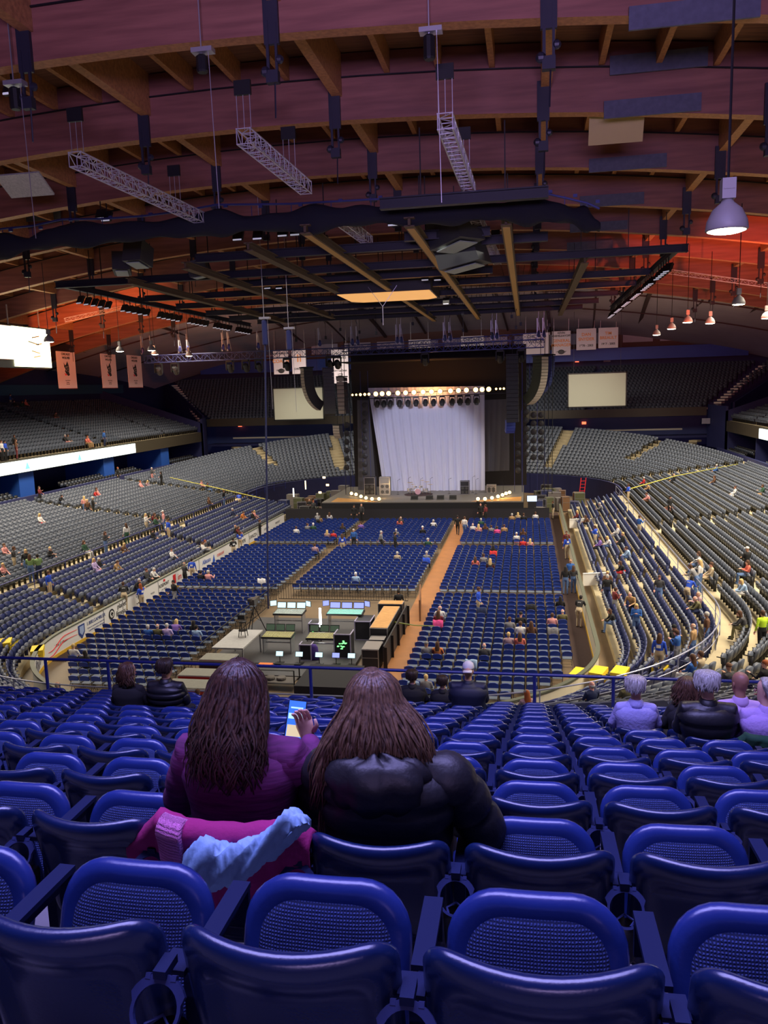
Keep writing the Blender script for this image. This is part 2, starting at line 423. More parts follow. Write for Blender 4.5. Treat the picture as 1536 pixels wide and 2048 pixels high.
tag(dk.build('floor_far_deck',M_NAVYWALL),kind='structure')
def lab2(s_,k):
    sd='far deck' if s_[1]>109 else ('left side deck' if s_[0]<0 else 'right side deck')
    key=('c',sd,s_[4]); _cnt[key]=_cnt.get(key,0)+1
    return f"grey seat on the {sd}, {ordn(s_[4]+1)} row up, {ordn(_cnt[key])} along"
seat_field(C_,300,[M_SEATGREY,M_SEATGREY,M_BLK],'deck_seat','upper deck seats','rows of empty grey seats filling the upper decks under the roof',lab2)
# ---- walls
def wall(name,a,b,m_): 
    o=MB().bbox(a,b).build(name,m_); return tag(o,kind='structure')
M_FASC=mat('bronze_fascia',(.055,.045,.03),.5,var=.1)
M_LBLUE=mat('light_blue_wall',(.045,.07,.22),.5,var=.2,scale=.4)
wall('wall_left',(-49.3,20,0),(-48.6,128,24.5),M_NAVYWALL)
wall('wall_right',(48.6,0,0),(49.3,128,24.5),M_NAVYWALL)
wall('wall_back',(-49.3,-12.4,0),(49.3,-12,26),M_NAVYWALL)
wall('wall_far',(-54,126.2,0),(54,127,26),M_NAVYWALL)
wall('wall_suites_left',(-39,36,3),(-38.7,109,7.3),M_NAVYWALL)
wall('wall_suites_right',(38.7,36,3),(39,109,7.3),M_NAVYWALL)
wall('wall_suite_front_left',(-33.0,36,3),(-32.75,103.4,4.35),M_NAVYWALL)
wall('wall_suite_front_right',(32.75,36,3),(33.0,103.4,4.35),M_NAVYWALL)
wall('floor_suites_left',(-38.8,36,3.3),(-33,109,3.6),M_NAVYWALL); wall('floor_suites_right',(33,36,3.3),(38.8,109,3.6),M_NAVYWALL)
wall('ceiling_suites_left',(-39,36,7.0),(-34,103.4,7.2),M_NAVYWALL); wall('ceiling_suites_right',(34,36,7.0),(39,103.4,7.2),M_NAVYWALL)
wall('wall_far_concourse',(-40,113.4,4),(40,113.7,8.6),M_LBLUE)
wall('floor_far_concourse',(-36,110.5,5.1),(36,113.6,5.4),M_NAVYWALL)
wall('trim_far_concourse_ledge',(-32,110.6,6.15),(30,110.9,6.35),mat('pale_ledge',(.5,.47,.38),.5))
wall('trim_far_fascia',(-35.6,109.9,8.0),(32.8,110.3,9.1),M_FASC)
wall('trim_side_fascia_left',(-34.1,36,6.3),(-33.8,103.4,7.55),M_FASC)
wall('trim_side_fascia_right',(33.8,36,6.3),(34.1,103.4,7.55),M_FASC)
def quadwall(name,pts,th,m_):
    mb=MB(); n=len(pts); vs=list(pts)+[(p[0]+th[0],p[1]+th[1],p[2]+th[2]) for p in pts]
    mb.add(vs,[tuple(range(n)),tuple(reversed(range(n,2*n)))]+[(i,(i+1)%n,(i+1)%n+n,i+n)[::-1] for i in range(n)]); me=mb.mesh(name,m_); fixn(me)
    return tag(link(name,me),kind='structure')
for s_,nm in ((-1,'left'),(1,'right')):
    quadwall('wall_deck_end_'+nm,[(s_*33.8,104,2),(s_*33.8,104,8.7),(s_*48.7,104,13.7),(s_*48.7,104,2)],(0,.3,0),M_NAVYWALL)
    quadwall('wall_corner_'+nm,[(s_*33.8,104,4),(s_*33.8,104,9.3),(s_*(35.8 if s_<0 else 33),110.2,9.4),(s_*(35.8 if s_<0 else 33),110.2,4)],(s_*.3,0,0),M_NAVYWALL)
    quadwall('wall_far_deck_side_'+nm,[(s_*36,110,8),(s_*36,110,9.6),(s_*49,125,15.6),(s_*49,125,8)],(s_*.25,0,0),M_NAVYWALL)
for y in (47,63.5,78,91.6):   # blue party walls between suites
    wall('wall_suite_divider',(-38.8,y,3.6),(-34.2,y+2.2,7.0),mat('blue_panel',(.02,.09,.42),.5))
    wall('wall_suite_divider',(34.2,y,3.6),(38.8,y+.3,7.0),M_NAVYWALL)
# suite seats on the parapet step
SU=[]
for s_ in (-1,1):
    for y in np.arange(40,102,.62):
        if int(y/7.8)%3==2: continue
        for k in range(2):
            if vis(s_*(34+.8*k),y,4,20): SU.append((s_*(33.6+.85*k),y,3.6+.25*k,PI/2*s_))
o=many('suite_seats',join(seat_back(),seat_pad(),seat_std()),SU,[M_BLK,M_SEATGREY,M_BLK]); tag(o,'dark grey chairs lined along the parapets of the open suites','seat',None,'stuff')
# aisle stairs that show pale at the far end
def stair(name,A,B,z0,z1,n,wd,label,m_):
    mb=MB(); A=np.array(A,float);B=np.array(B,float); d=(B-A); L=np.linalg.norm(d); u=d/L; v=np.array([-u[1],u[0]])
    for i in range(n):
        c=A+d*(i+.5)/n; z=z0+(z1-z0)*i/n
        R=Matrix.Rotation(math.atan2(u[1],u[0]),3,'Z'); mb.box((c[0],c[1],z),(L/n*1.02,wd,.22),0,R)
    o=mb.build(name,m_); tag(o,label,'stairs'); return o
M_STAIR=mat('pale_stair',(.75,.72,.62),.6)
stair('aisle_stairs',(-36.4,110.4),(-47,124.4),8.85,14.5,17,1.0,'pale aisle stairs climbing the far deck at the left corner',M_STAIR)
stair('aisle_stairs',(33.4,110.4),(43.5,124.4),8.85,14.5,17,1.0,'pale aisle stairs climbing the far deck at the right corner',M_STAIR)
stair('aisle_stairs',(-12.9,97.6),(-17.4,109.6),1.95,5.3,13,1.1,'pale aisle stairs in the far lower stand left of the white curtain',M_STAIR)
stair('aisle_stairs',(12.4,97.6),(16.3,109.6),1.95,5.3,13,1.1,'pale aisle stairs in the far lower stand right of the stage',M_STAIR)
stair('aisle_stairs',(-25,100.5),(-31,108.6),2.9,5.3,9,1.1,'yellowish aisle stairs at the far left corner of the bowl',M_CONC)
stair('aisle_stairs',(25,99.5),(31.2,107),2.9,5.2,9,1.1,'yellowish aisle stairs at the far right corner of the bowl',M_CONC)
# ---- roof
M_BEAM=streak('maroon_glulam',(.17,.062,.048),(.26,.10,.075),(.25,3,3),.55,.12,scale=1.6)
M_PURL=streak('natural_glulam',(.26,.11,.045),(.42,.19,.075),(2,2,2),.6,.1)
M_DECK=streak('roof_boards',(.15,.07,.05),(.27,.13,.085),(.3,6,1),.7,.15,scale=2.)
def archsheet(name,x0,x1,y0,y1,dz,m_,n=40,th=.15):
    mb=MB(); xs=np.linspace(x0,x1,n+1)
    vs=[(x,y,za(x)+dz+t) for t in (0,th) for y in (y0,y1) for x in xs]; k=n+1; fs=[]
    for i in range(n): fs+=[(i,i+1,k+i+1,k+i),(2*k+i,3*k+i,3*k+i+1,2*k+i+1)]
    mb.add(vs,fs); return mb.build(name,m_)
tag(archsheet('ceiling',-50,50,-13,81,2.3,M_DECK),kind='structure')
BY=[15.8,23,30.4,37.6,44.8,52,59.2,66.4,73.6,80.8]
M_BRKT=mat('black_bracket',(.02,.02,.035),.5,.2)
for bi,y in enumerate(BY):
    xs=np.linspace(-49,49,57); mb=MB(); k=len(xs)
    vs=[(x,yy,za(x)+h) for (yy,h) in ((y-.25,0),(y-.25,2.25),(y+.25,2.25),(y+.25,0)) for x in xs]
    for i in range(k-1):
        for q in range(4):
            a=q*k;b=((q+1)%4)*k; mb.add([],[] )
            mb.F.append((a+i,a+i+1,b+i+1,b+i)[::-1]); mb.M.append(1 if q==3 else 0)
    mb.V=vs
    nm='nearest the camera' if bi==0 else ordn(bi+1)+' from the camera'
    r=mb.build('roof_beam',[M_BEAM,M_PURL]); tag(r,f'curved maroon glulam roof beam, {nm}','roof beam','glulam arches across the roof')
    # pipe along the face, then purlins running on to the next arch
    pp=MB(); pp.path([(x,y-.3,za(x)+1.45) for x in np.linspace(-40,40,30)],.035,5); pp.build('pipe',M_BLK,r)
    if bi<len(BY)-1:
        y2=BY[bi+1]
        for q in range(-22,24):
            x=3.3+1.85*q
            if abs(x)>44: continue
            if not(vis(x,y+3,za(x)+1.5,500)): continue
            big=(q%4==0); h=1.5 if big else .8; wq=.36 if big else .2
            p=MB(); zt=za(x)+2.3; sl=MB()
            vs=[(x-wq/2,y+.2,zt-h*.55),(x+wq/2,y+.2,zt-h*.55),(x+wq/2,y+1.2,zt-h),(x-wq/2,y+1.2,zt-h),(x-wq/2,y2-1.,zt-h),(x+wq/2,y2-1.,zt-h),(x+wq/2,y2-.2,zt-h*.55),(x-wq/2,y2-.2,zt-h*.55)]
            prof=[(y+.2,zt),(y+.2,zt-h),(y2-.2,zt-h),(y2-.2,zt)]
            p.prism(prof,x-wq/2,x+wq/2,0,'x'); p.build('purlin',M_PURL,r)
    for q in range(-5,6):
        x=3.2+7.4*q
        if abs(x)>40 or not vis(x,y,za(x),100): continue
        p=MB(); zz=za(x); p.box((x,y-.32,zz+.35),(.42,.12,1.3)); p.box((x-.12,y-.36,zz-.5),(.08,.08,1.6)); p.box((x+.12,y-.36,zz-.4),(.07,.07,1.3))
        p.box((x,y-.38,zz-1.15),(.34,.22,.32)); p.tube((x+.05,y-.36,zz-1.2),(x+.02,y-.36,zz-2.2),.025,5)
        p.ball((x-.2,y-.4,zz-1.),.14,6); p.ball((x+.2,y-.35,zz-.7),.12,6)
        p.build('steel_bracket',M_BRKT,r)
# light coloured end of the roof beyond the last arch, ribs below it
M_MAUVE=mat('pale_roof_panel',(.40,.33,.42),.8,var=.12,scale=.5)
mb=MB(); xs=np.linspace(-49,49,50); ys=np.linspace(80.5,121,12)
def zend(x,y): return za(x*.93)+1.1-((y-80.5)/40.5)**2*2.6
vs=[(x,y,zend(x,y)) for y in ys for x in xs]; fs=[(j*50+i,j*50+i+1,(j+1)*50+i+1,(j+1)*50+i) for j in range(11) for i in range(49)]
mb.add(vs,fs); tag(mb.build('ceiling_far_end',M_MAUVE,smooth=True),kind='structure')
mb=MB()
for q in range(-8,9):
    x=q*5.2+1.; mb.path([(x*(1+.004*(y-80)),y,zend(x,y)-.15) for y in ys],.16 if q%2 else .3,4)
for y in (92,104): mb.path([(x,y,zend(x,y)-.1) for x in xs],.09,4)
tag(mb.build('trim_roof_ribs',mat('rib_brown',(.06,.025,.03),.7)),kind='structure')
wall('wall_far_gable',(-49,121,17.2),(49,121.4,26),mat('brown_gable',(.10,.035,.03),.7,var=.2))
mb=MB()
for q in range(-9,10):
    x=q*5.1; 
    if abs(x)<41: mb.box((x,120.9,18.9),(4.1,.15,1.5))
tag(mb.build('trim_gable_panels',M_MAUVE),kind='structure')
wall('trim_far_blue_lit_band',(-40,119.3,15.7),(40,119.7,17.4),mat('painted_blue_light',(.02,.06,.36),.5,var=.3,scale=.3))  # blue light on the wall put into this band's base colour
wall('trim_left_blue_band',(-48.5,70,13.2),(-48.2,110,14.4),mat('teal_band',(.03,.10,.2),.5))
# ================================================================== THE NEAR SECTION
def NY(n,x):
    u=x-10.056-.0079*n; a=abs(u)
    c=.0179*a*a if a<2 else .0179*4+.03*(a-2)
    return 1.482+.987*n+.0198*u+c*max(0.,1-n/9.)
def NZ(n): return 11.504-.359*n-.86
mb=MB()
for n in range(-2,14):
    xs=np.linspace(-26,46,73); k=len(xs); z=NZ(n); dep=.987 if n<13 else 1.3
    if n==13: z=6.25
    vs=[(x,NY(n,x)-.27,z-1.2) for x in xs]+[(x,NY(n,x)-.27,z) for x in xs]+[(x,NY(n,x)-.27+dep+.02,z) for x in xs]+[(x,NY(n,x)-.27+dep+.02,z-1.2) for x in xs]
    mb.add(vs,[(q*k+i,q*k+i+1,((q+1)%4)*k+i+1,((q+1)%4)*k+i) for q in range(4) for i in range(k-1)])
tag(mb.build('floor_near_section',mat('dark_concrete',(.16,.15,.16),.8,var=.2)),kind='structure')
wall('wall_near_section',(-26,15.2,0),(46,15.4,6.2),M_NAVYWALL)
# ---- padded navy seat
M_SHELL=mat('navy_seat_shell',(.007,.018,.078),.27,spec=.55,coat=.2,bump=.04,scale=120)
M_RIM=mat('blue_seat_rim',(.017,.036,.19),.27,spec=.6,bump=.03,scale=90)
def weave():
    m=bpy.data.materials.new('blue_weave_fabric'); m.use_nodes=True; nt=m.node_tree; b=nt.nodes['Principled BSDF']; b.inputs['Roughness'].default_value=.9
    tc=nt.nodes.new('ShaderNodeTexCoord'); out=[]
    for d in ('X','Z'):
        wv=nt.nodes.new('ShaderNodeTexWave'); wv.bands_direction=d; wv.inputs['Scale'].default_value=38; wv.inputs['Distortion'].default_value=1.6; wv.inputs['Detail Scale'].default_value=6; nt.links.new(tc.outputs['Object'],wv.inputs['Vector']); out.append(wv)
    mx=nt.nodes.new('ShaderNodeMath'); mx.operation='MULTIPLY'; nt.links.new(out[0].outputs['Fac'],mx.inputs[0]); nt.links.new(out[1].outputs['Fac'],mx.inputs[1])
    cr=nt.nodes.new('ShaderNodeValToRGB'); cr.color_ramp.elements[0].color=(.010,.018,.075,1); cr.color_ramp.elements[1].color=(.06,.10,.33,1); cr.color_ramp.elements[1].position=.6
    nt.links.new(mx.outputs[0],cr.inputs[0]); nt.links.new(cr.outputs[0],b.inputs['Base Color'])
    bp=nt.nodes.new('ShaderNodeBump'); bp.inputs['Strength'].default_value=.6; bp.inputs['Distance'].default_value=.004; nt.links.new(mx.outputs[0],bp.inputs['Height']); nt.links.new(bp.outputs[0],b.inputs['Normal'])
    return m
M_WEAVE=weave()
def panel(loops,W,z0,H,bend,lean,y0,dip=0.,seg=7,base=.0):
    """loops: (inset_x, inset_top, inset_bottom, radius_top, radius_bottom, y)"""
    mb=MB(); rings=[]
    for ix,it,ib,rt,rb,y in loops:
        pts=rrect(W-2*ix,H-it-ib,rb,seg,rt); zc=z0+H/2+(ib-it)/2; r=[]
        # subdivide the long top and bottom edges so they can bend
        P2=[]
        n=len(pts)
        for i in range(n):
            a=pts[i];b=pts[(i+1)%n]; P2.append(a)
            if abs(a[0]-b[0])>.04 and abs(a[1]-b[1])<.01:
                for q in range(1,10): P2.append((a[0]+(b[0]-a[0])*q/10,a[1]))
            elif abs(a[1]-b[1])>.04 and abs(a[0]-b[0])<.01:
                for q in range(1,5): P2.append((a[0],a[1]+(b[1]-a[1])*q/5))
        for (x,z) in P2:
            zz=zc+z; u=2*x/W; h=(zz-z0)/H
            r.append((x,y0+y-bend*(1-u*u)+lean*(zz-z0),zz-dip*(1-u*u)**1.5*max(0,h)**3))
        rings.append(r)
    L=max(len(r) for r in rings); rings=[r for r in rings if len(r)==L] if len({len(r) for r in rings})>1 else rings
    mb.loft(rings); 
    me=None
    return mb
back=panel([(.12,.17,.06,.03,.03,-.004),(.075,.125,.05,.04,.04,-.006),(.06,.105,.045,.05,.04,-.030),(.03,.045,.02,.055,.04,-.040),(.008,.014,.006,.062,.03,-.030),(0,0,0,.066,.035,-.012),(.004,.006,.003,.064,.035,.006),(.02,.025,.015,.055,.03,.016),(.06,.08,.05,.05,.03,.018)],.495,.36,.50,.075,-.24,-.035,.012)
def pmesh(mb,name,m_): me=mb.mesh(name,m_,True); fixn(me); return me
ME_BACK=pmesh(back,'backrest',M_SHELL)
padm=panel([(.10,.10,.06,.10,.03,.03),(.03,.03,.02,.12,.03,.03),(.004,.004,.004,.135,.035,.018),(0,0,0,.135,.035,.0),(.006,.006,.006,.13,.035,-.014),(.025,.025,.02,.12,.03,-.022),(.05,.05,.03,.10,.03,-.016),(.09,.09,.06,.08,.02,-.014)],.45,.33,.41,.02,.34,.07)
ME_PAD=pmesh(padm,'seat',M_RIM)
cus=panel([(.0,.0,.0,.115,.03,.004),(.004,.004,.0,.11,.03,-.008),(.02,.02,.01,.10,.03,-.016),(.06,.06,.04,.08,.03,-.020),(.12,.12,.10,.05,.03,-.021)],.372,.365,.335,.014,.34,.070)
ME_CUS=pmesh(cus,'cushion',M_WEAVE)
M_ARMC=mat('navy_armrest',(.008,.014,.055),.6,spec=.15)
M_FRM=mat('navy_frame_metal',(.026,.036,.12),.55,.0,spec=.25)
a=MB(); a.box((0,.13,.655),(.05,.26,.016)); a.box((0,.25,.60),(.046,.015,.11)); a.box((0,.10,.63),(.014,.22,.04)); ME_ARM=a.mesh('armrest',M_ARMC)
a=MB(); a.box((0,-.13,.715),(.06,.07,.016)); a.box((0,-.19,.752),(.03,.06,.02)); a.box((0,-.05,.33),(.04,.05,.64)); a.box((0,.08,.34),(.028,.16,.10)); a.box((0,0,.012),(.07,.3,.024)); ME_STD=a.mesh('standard',M_ARMC)
def cupholder():
    b=MB(); R=.058; n=28; inn=.050; t=.006
    hexo=[]
    for i in range(n):
        an=2*PI*i/n; x=math.cos(an);z=math.sin(an); rr=R
        if z>.25: rr=R*min(1.42/max(abs(x)*1.05+z*.55,.6),1.2)
        hexo.append((x*rr,z*rr))
    innr=[(math.cos(2*PI*i/n)*inn,math.sin(2*PI*i/n)*inn) for i in range(n)]
    vs=[(x,-t,z) for x,z in hexo]+[(x,t,z) for x,z in hexo]+[(x,-t,z) for x,z in innr]+[(x,t,z) for x,z in innr]
    fs=[]
    for i in range(n):
        j=(i+1)%n; fs+=[(i,j,n+j,n+i),(2*n+i,3*n+i,3*n+j,2*n+j),(i,2*n+i,2*n+j,j),(n+i,n+j,3*n+j,3*n+i)]
    b.add(vs,fs)
    b.box((-.03,.0,.062),(.012,.014,.012)); b.box((.03,0,.062),(.012,.014,.012))
    return b
ch=cupholder(); Rx=Matrix.Rotation(-math.radians(36),4,'X'); ch.xf(Matrix.Translation((0,-.245,.69))@Rx)
ME_CUP=ch.mesh('cup_holder',M_FRM); fixn(ME_CUP)
fl=MB(); fl.path([(-.02,0,-.048),(-.028,.02,-.03),(0,.045,-.012),(.028,.02,-.03),(.012,0,-.048)],.004,5); fl.xf(Matrix.Translation((0,-.245,.69))@Rx); ME_FLAP=fl.mesh('cup_flap',M_FRM)
bx=MB(); bx.lathe([(.046,0),(.042,-.10),(.030,-.12)],16,(0,-.20,.60)); ME_WELL=bx.mesh('cup_well',M_BLK,True)
seat0=empty('stadium_seat',(0,0,0),'x','seat','padded seats of the near section')
link('backrest',ME_BACK,seat0); pd=link('seat',ME_PAD,seat0); link('cushion',ME_CUS,pd)
for nm,me in (('armrest',ME_ARM),('standard',ME_STD)): link(nm,me,seat0,(.27,0,0))
cu=link('cup_holder',ME_CUP,seat0,(.27,0,0)); link('cup_flap',ME_FLAP,cu); link('cup_well',ME_WELL,cu)
SEATS={}; first=True
for n in range(0,13):
    row=[]
    for k in range(-60,60):
        x=10.056+.0079*n+.54*k; y=NY(n,x); z=NZ(n)
        if vis(x,y,z+.8,330 if n<2 else 90) and depth(x,y,z)>.4: row.append((k,x,y,z))
    for q,(k,x,y,z) in enumerate(row):
        s_=seat0 if first else copy_tree(seat0); first=False
        dy=(NY(n,x+.1)-NY(n,x-.1))/.2
        s_.location=(x,y+.195,z); s_.rotation_euler=(0,0,math.atan(dy))
        rn='row nearest the camera' if n==0 else ordn(n+1)+' row from the camera'
        s_['label']=f"empty navy tip-up seat, {rn}, {ordn(q+1)} from the left edge"
        SEATS[(n,k)]=s_
# ---- blue guard rail in front of the section
r=empty('guard_rail',(10,14.5,6.25),'navy blue guard rail crossing the picture below the near seats','railing')
mb=MB(); mb.path([(x-10,0,1.05) for x in np.linspace(-22,44,34)],.032,10); mb.build('top_rail',M_NAVYRAIL,r,smooth=True)
for px in (93,217,621,764,1069,1227,1420):
    p=onY(px,1345,14.5); mb=MB(); mb.tube((p[0]-10,0,-.02),(p[0]-10,0,1.05),.034,8); mb.box((p[0]-10,0,.012),(.16,.12,.02)); mb.build('post',M_NAVYRAIL,r)
for px in (-200,1560): 
    p=onY(px,1345,14.5); mb=MB(); mb.tube((p[0]-10,0,-.02),(p[0]-10,0,1.05),.034,8); mb.build('post',M_NAVYRAIL,r)
# ---- walkway rail around the lower tier
M_RAILP=mat('pale_blue_painted_rail',(.30,.32,.46),.35,.3)
P0,N0=ring(5.45); z0=1.7
def railring(name,o_,z,h,sel,label,m_,every=4):
    P,N=ring(o_); idx=[i for i in range(len(P)) if sel(P[i])]
    runs=[];cur=[]
    for i in idx:
        if cur and i!=cur[-1]+1: runs.append(cur);cur=[]
        cur.append(i)
    runs.append(cur)
    rr=max(runs,key=len); pts=[(*P[i],z+h) for i in rr]; c=np.mean(pts,0)
    e=empty(name,(pts[0][0],pts[0][1],z),label,'railing'); o0=np.array([pts[0][0],pts[0][1],z])
    b=MB(); b.path([np.array(p)-o0 for p in pts],.03,6); b.path([np.array(p)-o0-np.array([0,0,.5]) for p in pts],.016,5); b.build('top_rail',m_,e)
    for q,i in enumerate(rr):
        if q%every==0:
            b=MB(); b.tube(np.array([*P[i],z])-o0,np.array([*P[i],z+h])-o0,.025,5); b.build('post',m_,e)
railring('walkway_rail',5.45,1.7,.95,lambda p:p[0]>0 and p[1]<80,'pale blue curved walkway rail around the right side above the lower seats',M_RAILP,3)
railring('walkway_rail',5.45,1.7,.95,lambda p:p[0]<0 and 30<p[1]<88,'thin walkway rail running along the left side above the navy seats',M_NAVYRAIL,3)
railring('walkway_rail',5.45,1.7,.95,lambda p:p[0]<0 and p[1]<30,'pale walkway rail curving at the bottom left behind the navy guard rail',M_RAILP,3)
# ---- dasher boards
P0,N0=ring(0.0)
def dasher(name,sel,label,m1,h=1.08,flip=False):
    idx=[i for i in range(len(P0)) if sel(P0[i],i)]
    if 0 in idx and len(P0)-1 in idx:
        br=[j for j in range(len(idx)-1) if idx[j+1]!=idx[j]+1][0]; idx=idx[br+1:]+idx[:br+1]
    c=np.array([*P0[idx[0]],0]); e=empty(name,c,label,'dasher boards')
    def ribbon(nm,z0,z1,t0,t1,m_):
        b=MB(); k=len(idx); vs=[]
        for (t,z) in ((t0,z0),(t1,z0),(t1,z1),(t0,z1)):
            vs+=[(P0[i][0]+N0[i][0]*t-c[0],P0[i][1]+N0[i][1]*t-c[1],z) for i in idx]
        b.add(vs,[(q*k+i,q*k+i+1,((q+1)%4)*k+i+1,((q+1)%4)*k+i)[::-1] for q in range(4) for i in range(k-1)]); 
        b.F+= [(0,k,2*k,3*k),(k-1,4*k-1,3*k-1,2*k-1)]; b.M+=[0,0]
        me=b.mesh(nm,m_); fixn(me); link(nm,me,e)
    ribbon('board_face',.16,h,0,.10,m1); ribbon('kick_plate',0,.17,-.02,.10,mat('dasher_yellow',(.75,.45,.04),.5)); ribbon('cap_rail',h,h+.07,-.03,.16,mat('dasher_cap',(.10,.11,.08),.5))
    return e,c
DL,cL=dasher('dasher_boards',lambda p,i:p[0]<-4 and p[1]<74,'white dasher boards with advertisements down the left of the floor',M_WHITE)
DR,cR=dasher('dasher_boards',lambda p,i:p[0]>4 and p[1]<79,'cream dasher boards curving round the right of the floor',mat('cream_board',(.72,.66,.50),.5))
mb=MB()
for y,z in ((35,1),):
    pass
# adverts: upright lettering on the left boards, facing the floor
RL=(PI/2,0,PI/2)
M_INK=mat('ink_black',(.02,.02,.025),.5); M_NAVYINK=mat('ink_navy',(.03,.06,.25),.5); M_RED=mat('ink_red',(.65,.02,.03),.5); M_GREY=mat('ink_grey',(.25,.25,.28),.5); M_BLUEINK=mat('ink_blue',(.02,.10,.55),.5)
def ad(s_,py_,z,size,m_,sx=1.):
    text(s_,size,(-12.985-cL[0],py_-cL[1],z),RL,m_,DL,'lettering',.003,sx)
def yl_(px,py): return onX(px,py,-13.)[1]
ad('planet',yl_(243,1208),.84,.42,M_INK,1.0); ad('fitness',yl_(241,1216),.44,.42,M_INK,1.0)
ad('1.800.GAMBLER',yl_(192,1238),.80,.27,M_NAVYINK,1.05)
ad('if you or someone you know has',yl_(192,1248),.56,.11,M_NAVYINK,1.2); ad('a gambling problem call today',yl_(193,1254),.40,.11,M_NAVYINK,1.2)
ad('ROSEMONT',yl_(328,1170),.66,.30,M_INK,.9); ad('park district',yl_(328,1176),.40,.15,M_GREY)
ad('Allstate',yl_(413,1122),.66,.46,M_BLUEINK,1.1); ad('COORS LIGHT',yl_(441,1108),.62,.28,M_RED,.8)
ad('im',yl_(359,1150),.62,.6,M_RED); ad('LAVAZZA',yl_(506,1072),.62,.42,M_INK); ad('PEPSI',yl_(487,1083),.62,.42,M_INK); ad('LAVAZZA',yl_(533,1058),.64,.30,M_GREY); ad('WINTRUST',yl_(555,1047),.64,.28,M_GREY); ad('MURAL',yl_(305,1182),.52,.16,M_GREY)
b=MB()
def disc(b,y,z,r,n=14,r2=None,x=-12.98): 
    b.lathe([(r,0),(r,.012)],n,(x-cL[0],y-cL[1],z),0,Matrix.Rotation(PI/2,3,'Y'))
disc(b,yl_(222,1220),.62,.30); b.build('round_emblem',M_INK,DL); b=MB(); disc(b,yl_(222,1220),.62,.2,x=-12.97); b.build('round_emblem',M_WHITE,DL); b=MB(); b.box((-12.955-cL[0],yl_(222,1220)-cL[1],.62),(.012,.1,.26)); b.box((-12.955-cL[0],yl_(222,1220)-cL[1],.64),(.012,.22,.09)); b.build('round_emblem',M_INK,DL)
b=MB(); yy=yl_(162,1253)-cL[1]; b.prism([(yy-.3,.95),(yy+.3,.95),(yy+.3,.5),(yy,.2),(yy-.3,.5)],-12.99-cL[0],-12.975-cL[0],0,'x'); b.build('shield_emblem',M_NAVYINK,DL)
b=MB(); b.prism([(yy-.2,.87),(yy+.2,.87),(yy+.2,.55),(yy,.38),(yy-.2,.55)],-12.975-cL[0],-12.965-cL[0],0,'x'); b.build('shield_emblem',mat('pale_blue_ink',(.35,.45,.7),.5),DL)
b=MB(); ya=yl_(427,1116)-cL[1]; b.prism([(ya-.25,.3),(ya+.25,.3),(ya+.05,.85)],-12.99-cL[0],-12.975-cL[0],0,'x'); b.build('mountain_emblem',M_BLUEINK,DL)
yy=yl_(349,1155); b=MB(); b.bbox((-12.99-cL[0],yy-cL[1]-.25,.35),(-12.975-cL[0],yy-cL[1]+.15,.95)); b.build('red_block',M_RED,DL); b=MB(); yy=yl_(328,1161)-cL[1]; b.box((-12.98-cL[0],yy,.92),(.01,.25,.14)); b.build('red_block',M_RED,DL)
# swooshes and lettering on the curved corner board
def ring_pt(t,i,z,inn=-.012):
    i=int(i); q=P0[i]*(1-t)+P0[(i+1)%len(P0)]*t; n=N0[i]; return np.array([q[0]+n[0]*inn-cL[0],q[1]+n[1]*inn-cL[1],z])
near=[i for i in range(len(P0)) if P0[i][0]<-4 and P0[i][1]<40]
def nearest(px,py): 
    g=onZ(px,py,.6); return min(near,key=lambda i:(P0[i][0]-g[0])**2+(P0[i][1]-g[1])**2)
i0=nearest(112,1300); i1=nearest(152,1264)
for dz in (0,1):
    pts=[]
    a_,b_=sorted((i0,i1)); 
    for q in range(17):
        f=a_+(b_-a_)*q/16; t=f-int(f); zz=(.80-.28*(q/16)+.10*math.sin(q/16*2*PI)) if not dz else (.55-.28*(q/16)+.10*math.sin(q/16*2*PI))
        pts.append(ring_pt(t,f,zz if True else 0,-.015))
    b=MB(); b.path(pts,[.012+.02*math.sin(PI*q/16) for q in range(17)],5); b.build('red_swoosh',M_RED,DL)
im=(i0+i1)//2; p=ring_pt(0,im,.58,-.02); n=N0[im]; text('C.O.E. Collision',.2,tuple(p),(PI/2,0,math.atan2(-n[1],-n[0])+PI/2),M_INK,DL,'lettering',.003)
i2=nearest(95,1330); p=ring_pt(0,i2,.55,-.02); b=MB()
for q in range(6): b.ball((p[0]+.02*q,p[1]+.12*math.sin(q*2.1),p[2]+.2*math.cos(q*1.7)),.13,6,0,(.15,1,1))
b.build('dark_emblem',M_GREY,DL)
for px,py in ((207,1230),(245,1208),(317,1183),(398,1130),(466,1096),(498,1078),(515,1069)):
    y=yl_(px,py); b=MB(); b.box((-12.985-cL[0],y-cL[1],.6),(.02,.03,.9)); b.build('board_joint',M_GREY,DL)
# white box fronts of the right hand loge boxes and left ones
def boxfront(a,b,h,label):
    A=onZ(*a,.5);B=onZ(*b,.5); m_=MB(); d=B-A; R=Matrix.Rotation(math.atan2(d[1],d[0]),3,'Z'); c=(A+B)/2
    m_.box((0,0,.35),(np.linalg.norm(d[:2]),.08,.75),0,R); m_.box((0,0,.74),(np.linalg.norm(d[:2]),.14,.04),0,R)
    o=m_.build('box_front',M_WHITE,None,(c[0],c[1],.35)); tag(o,label,'partition')
boxfront((1166,1166),(1240,1163),.8,'white partition across the right boxes, nearer one')
boxfront((1139,1052),(1190,1050),.8,'white partition across the right boxes, farther one')
boxfront((375,1112),(420,1110),.8,'white partition across the left boxes, nearer one')
boxfront((455,1068),(488,1068),.8,'white partition across the left boxes, farther one')
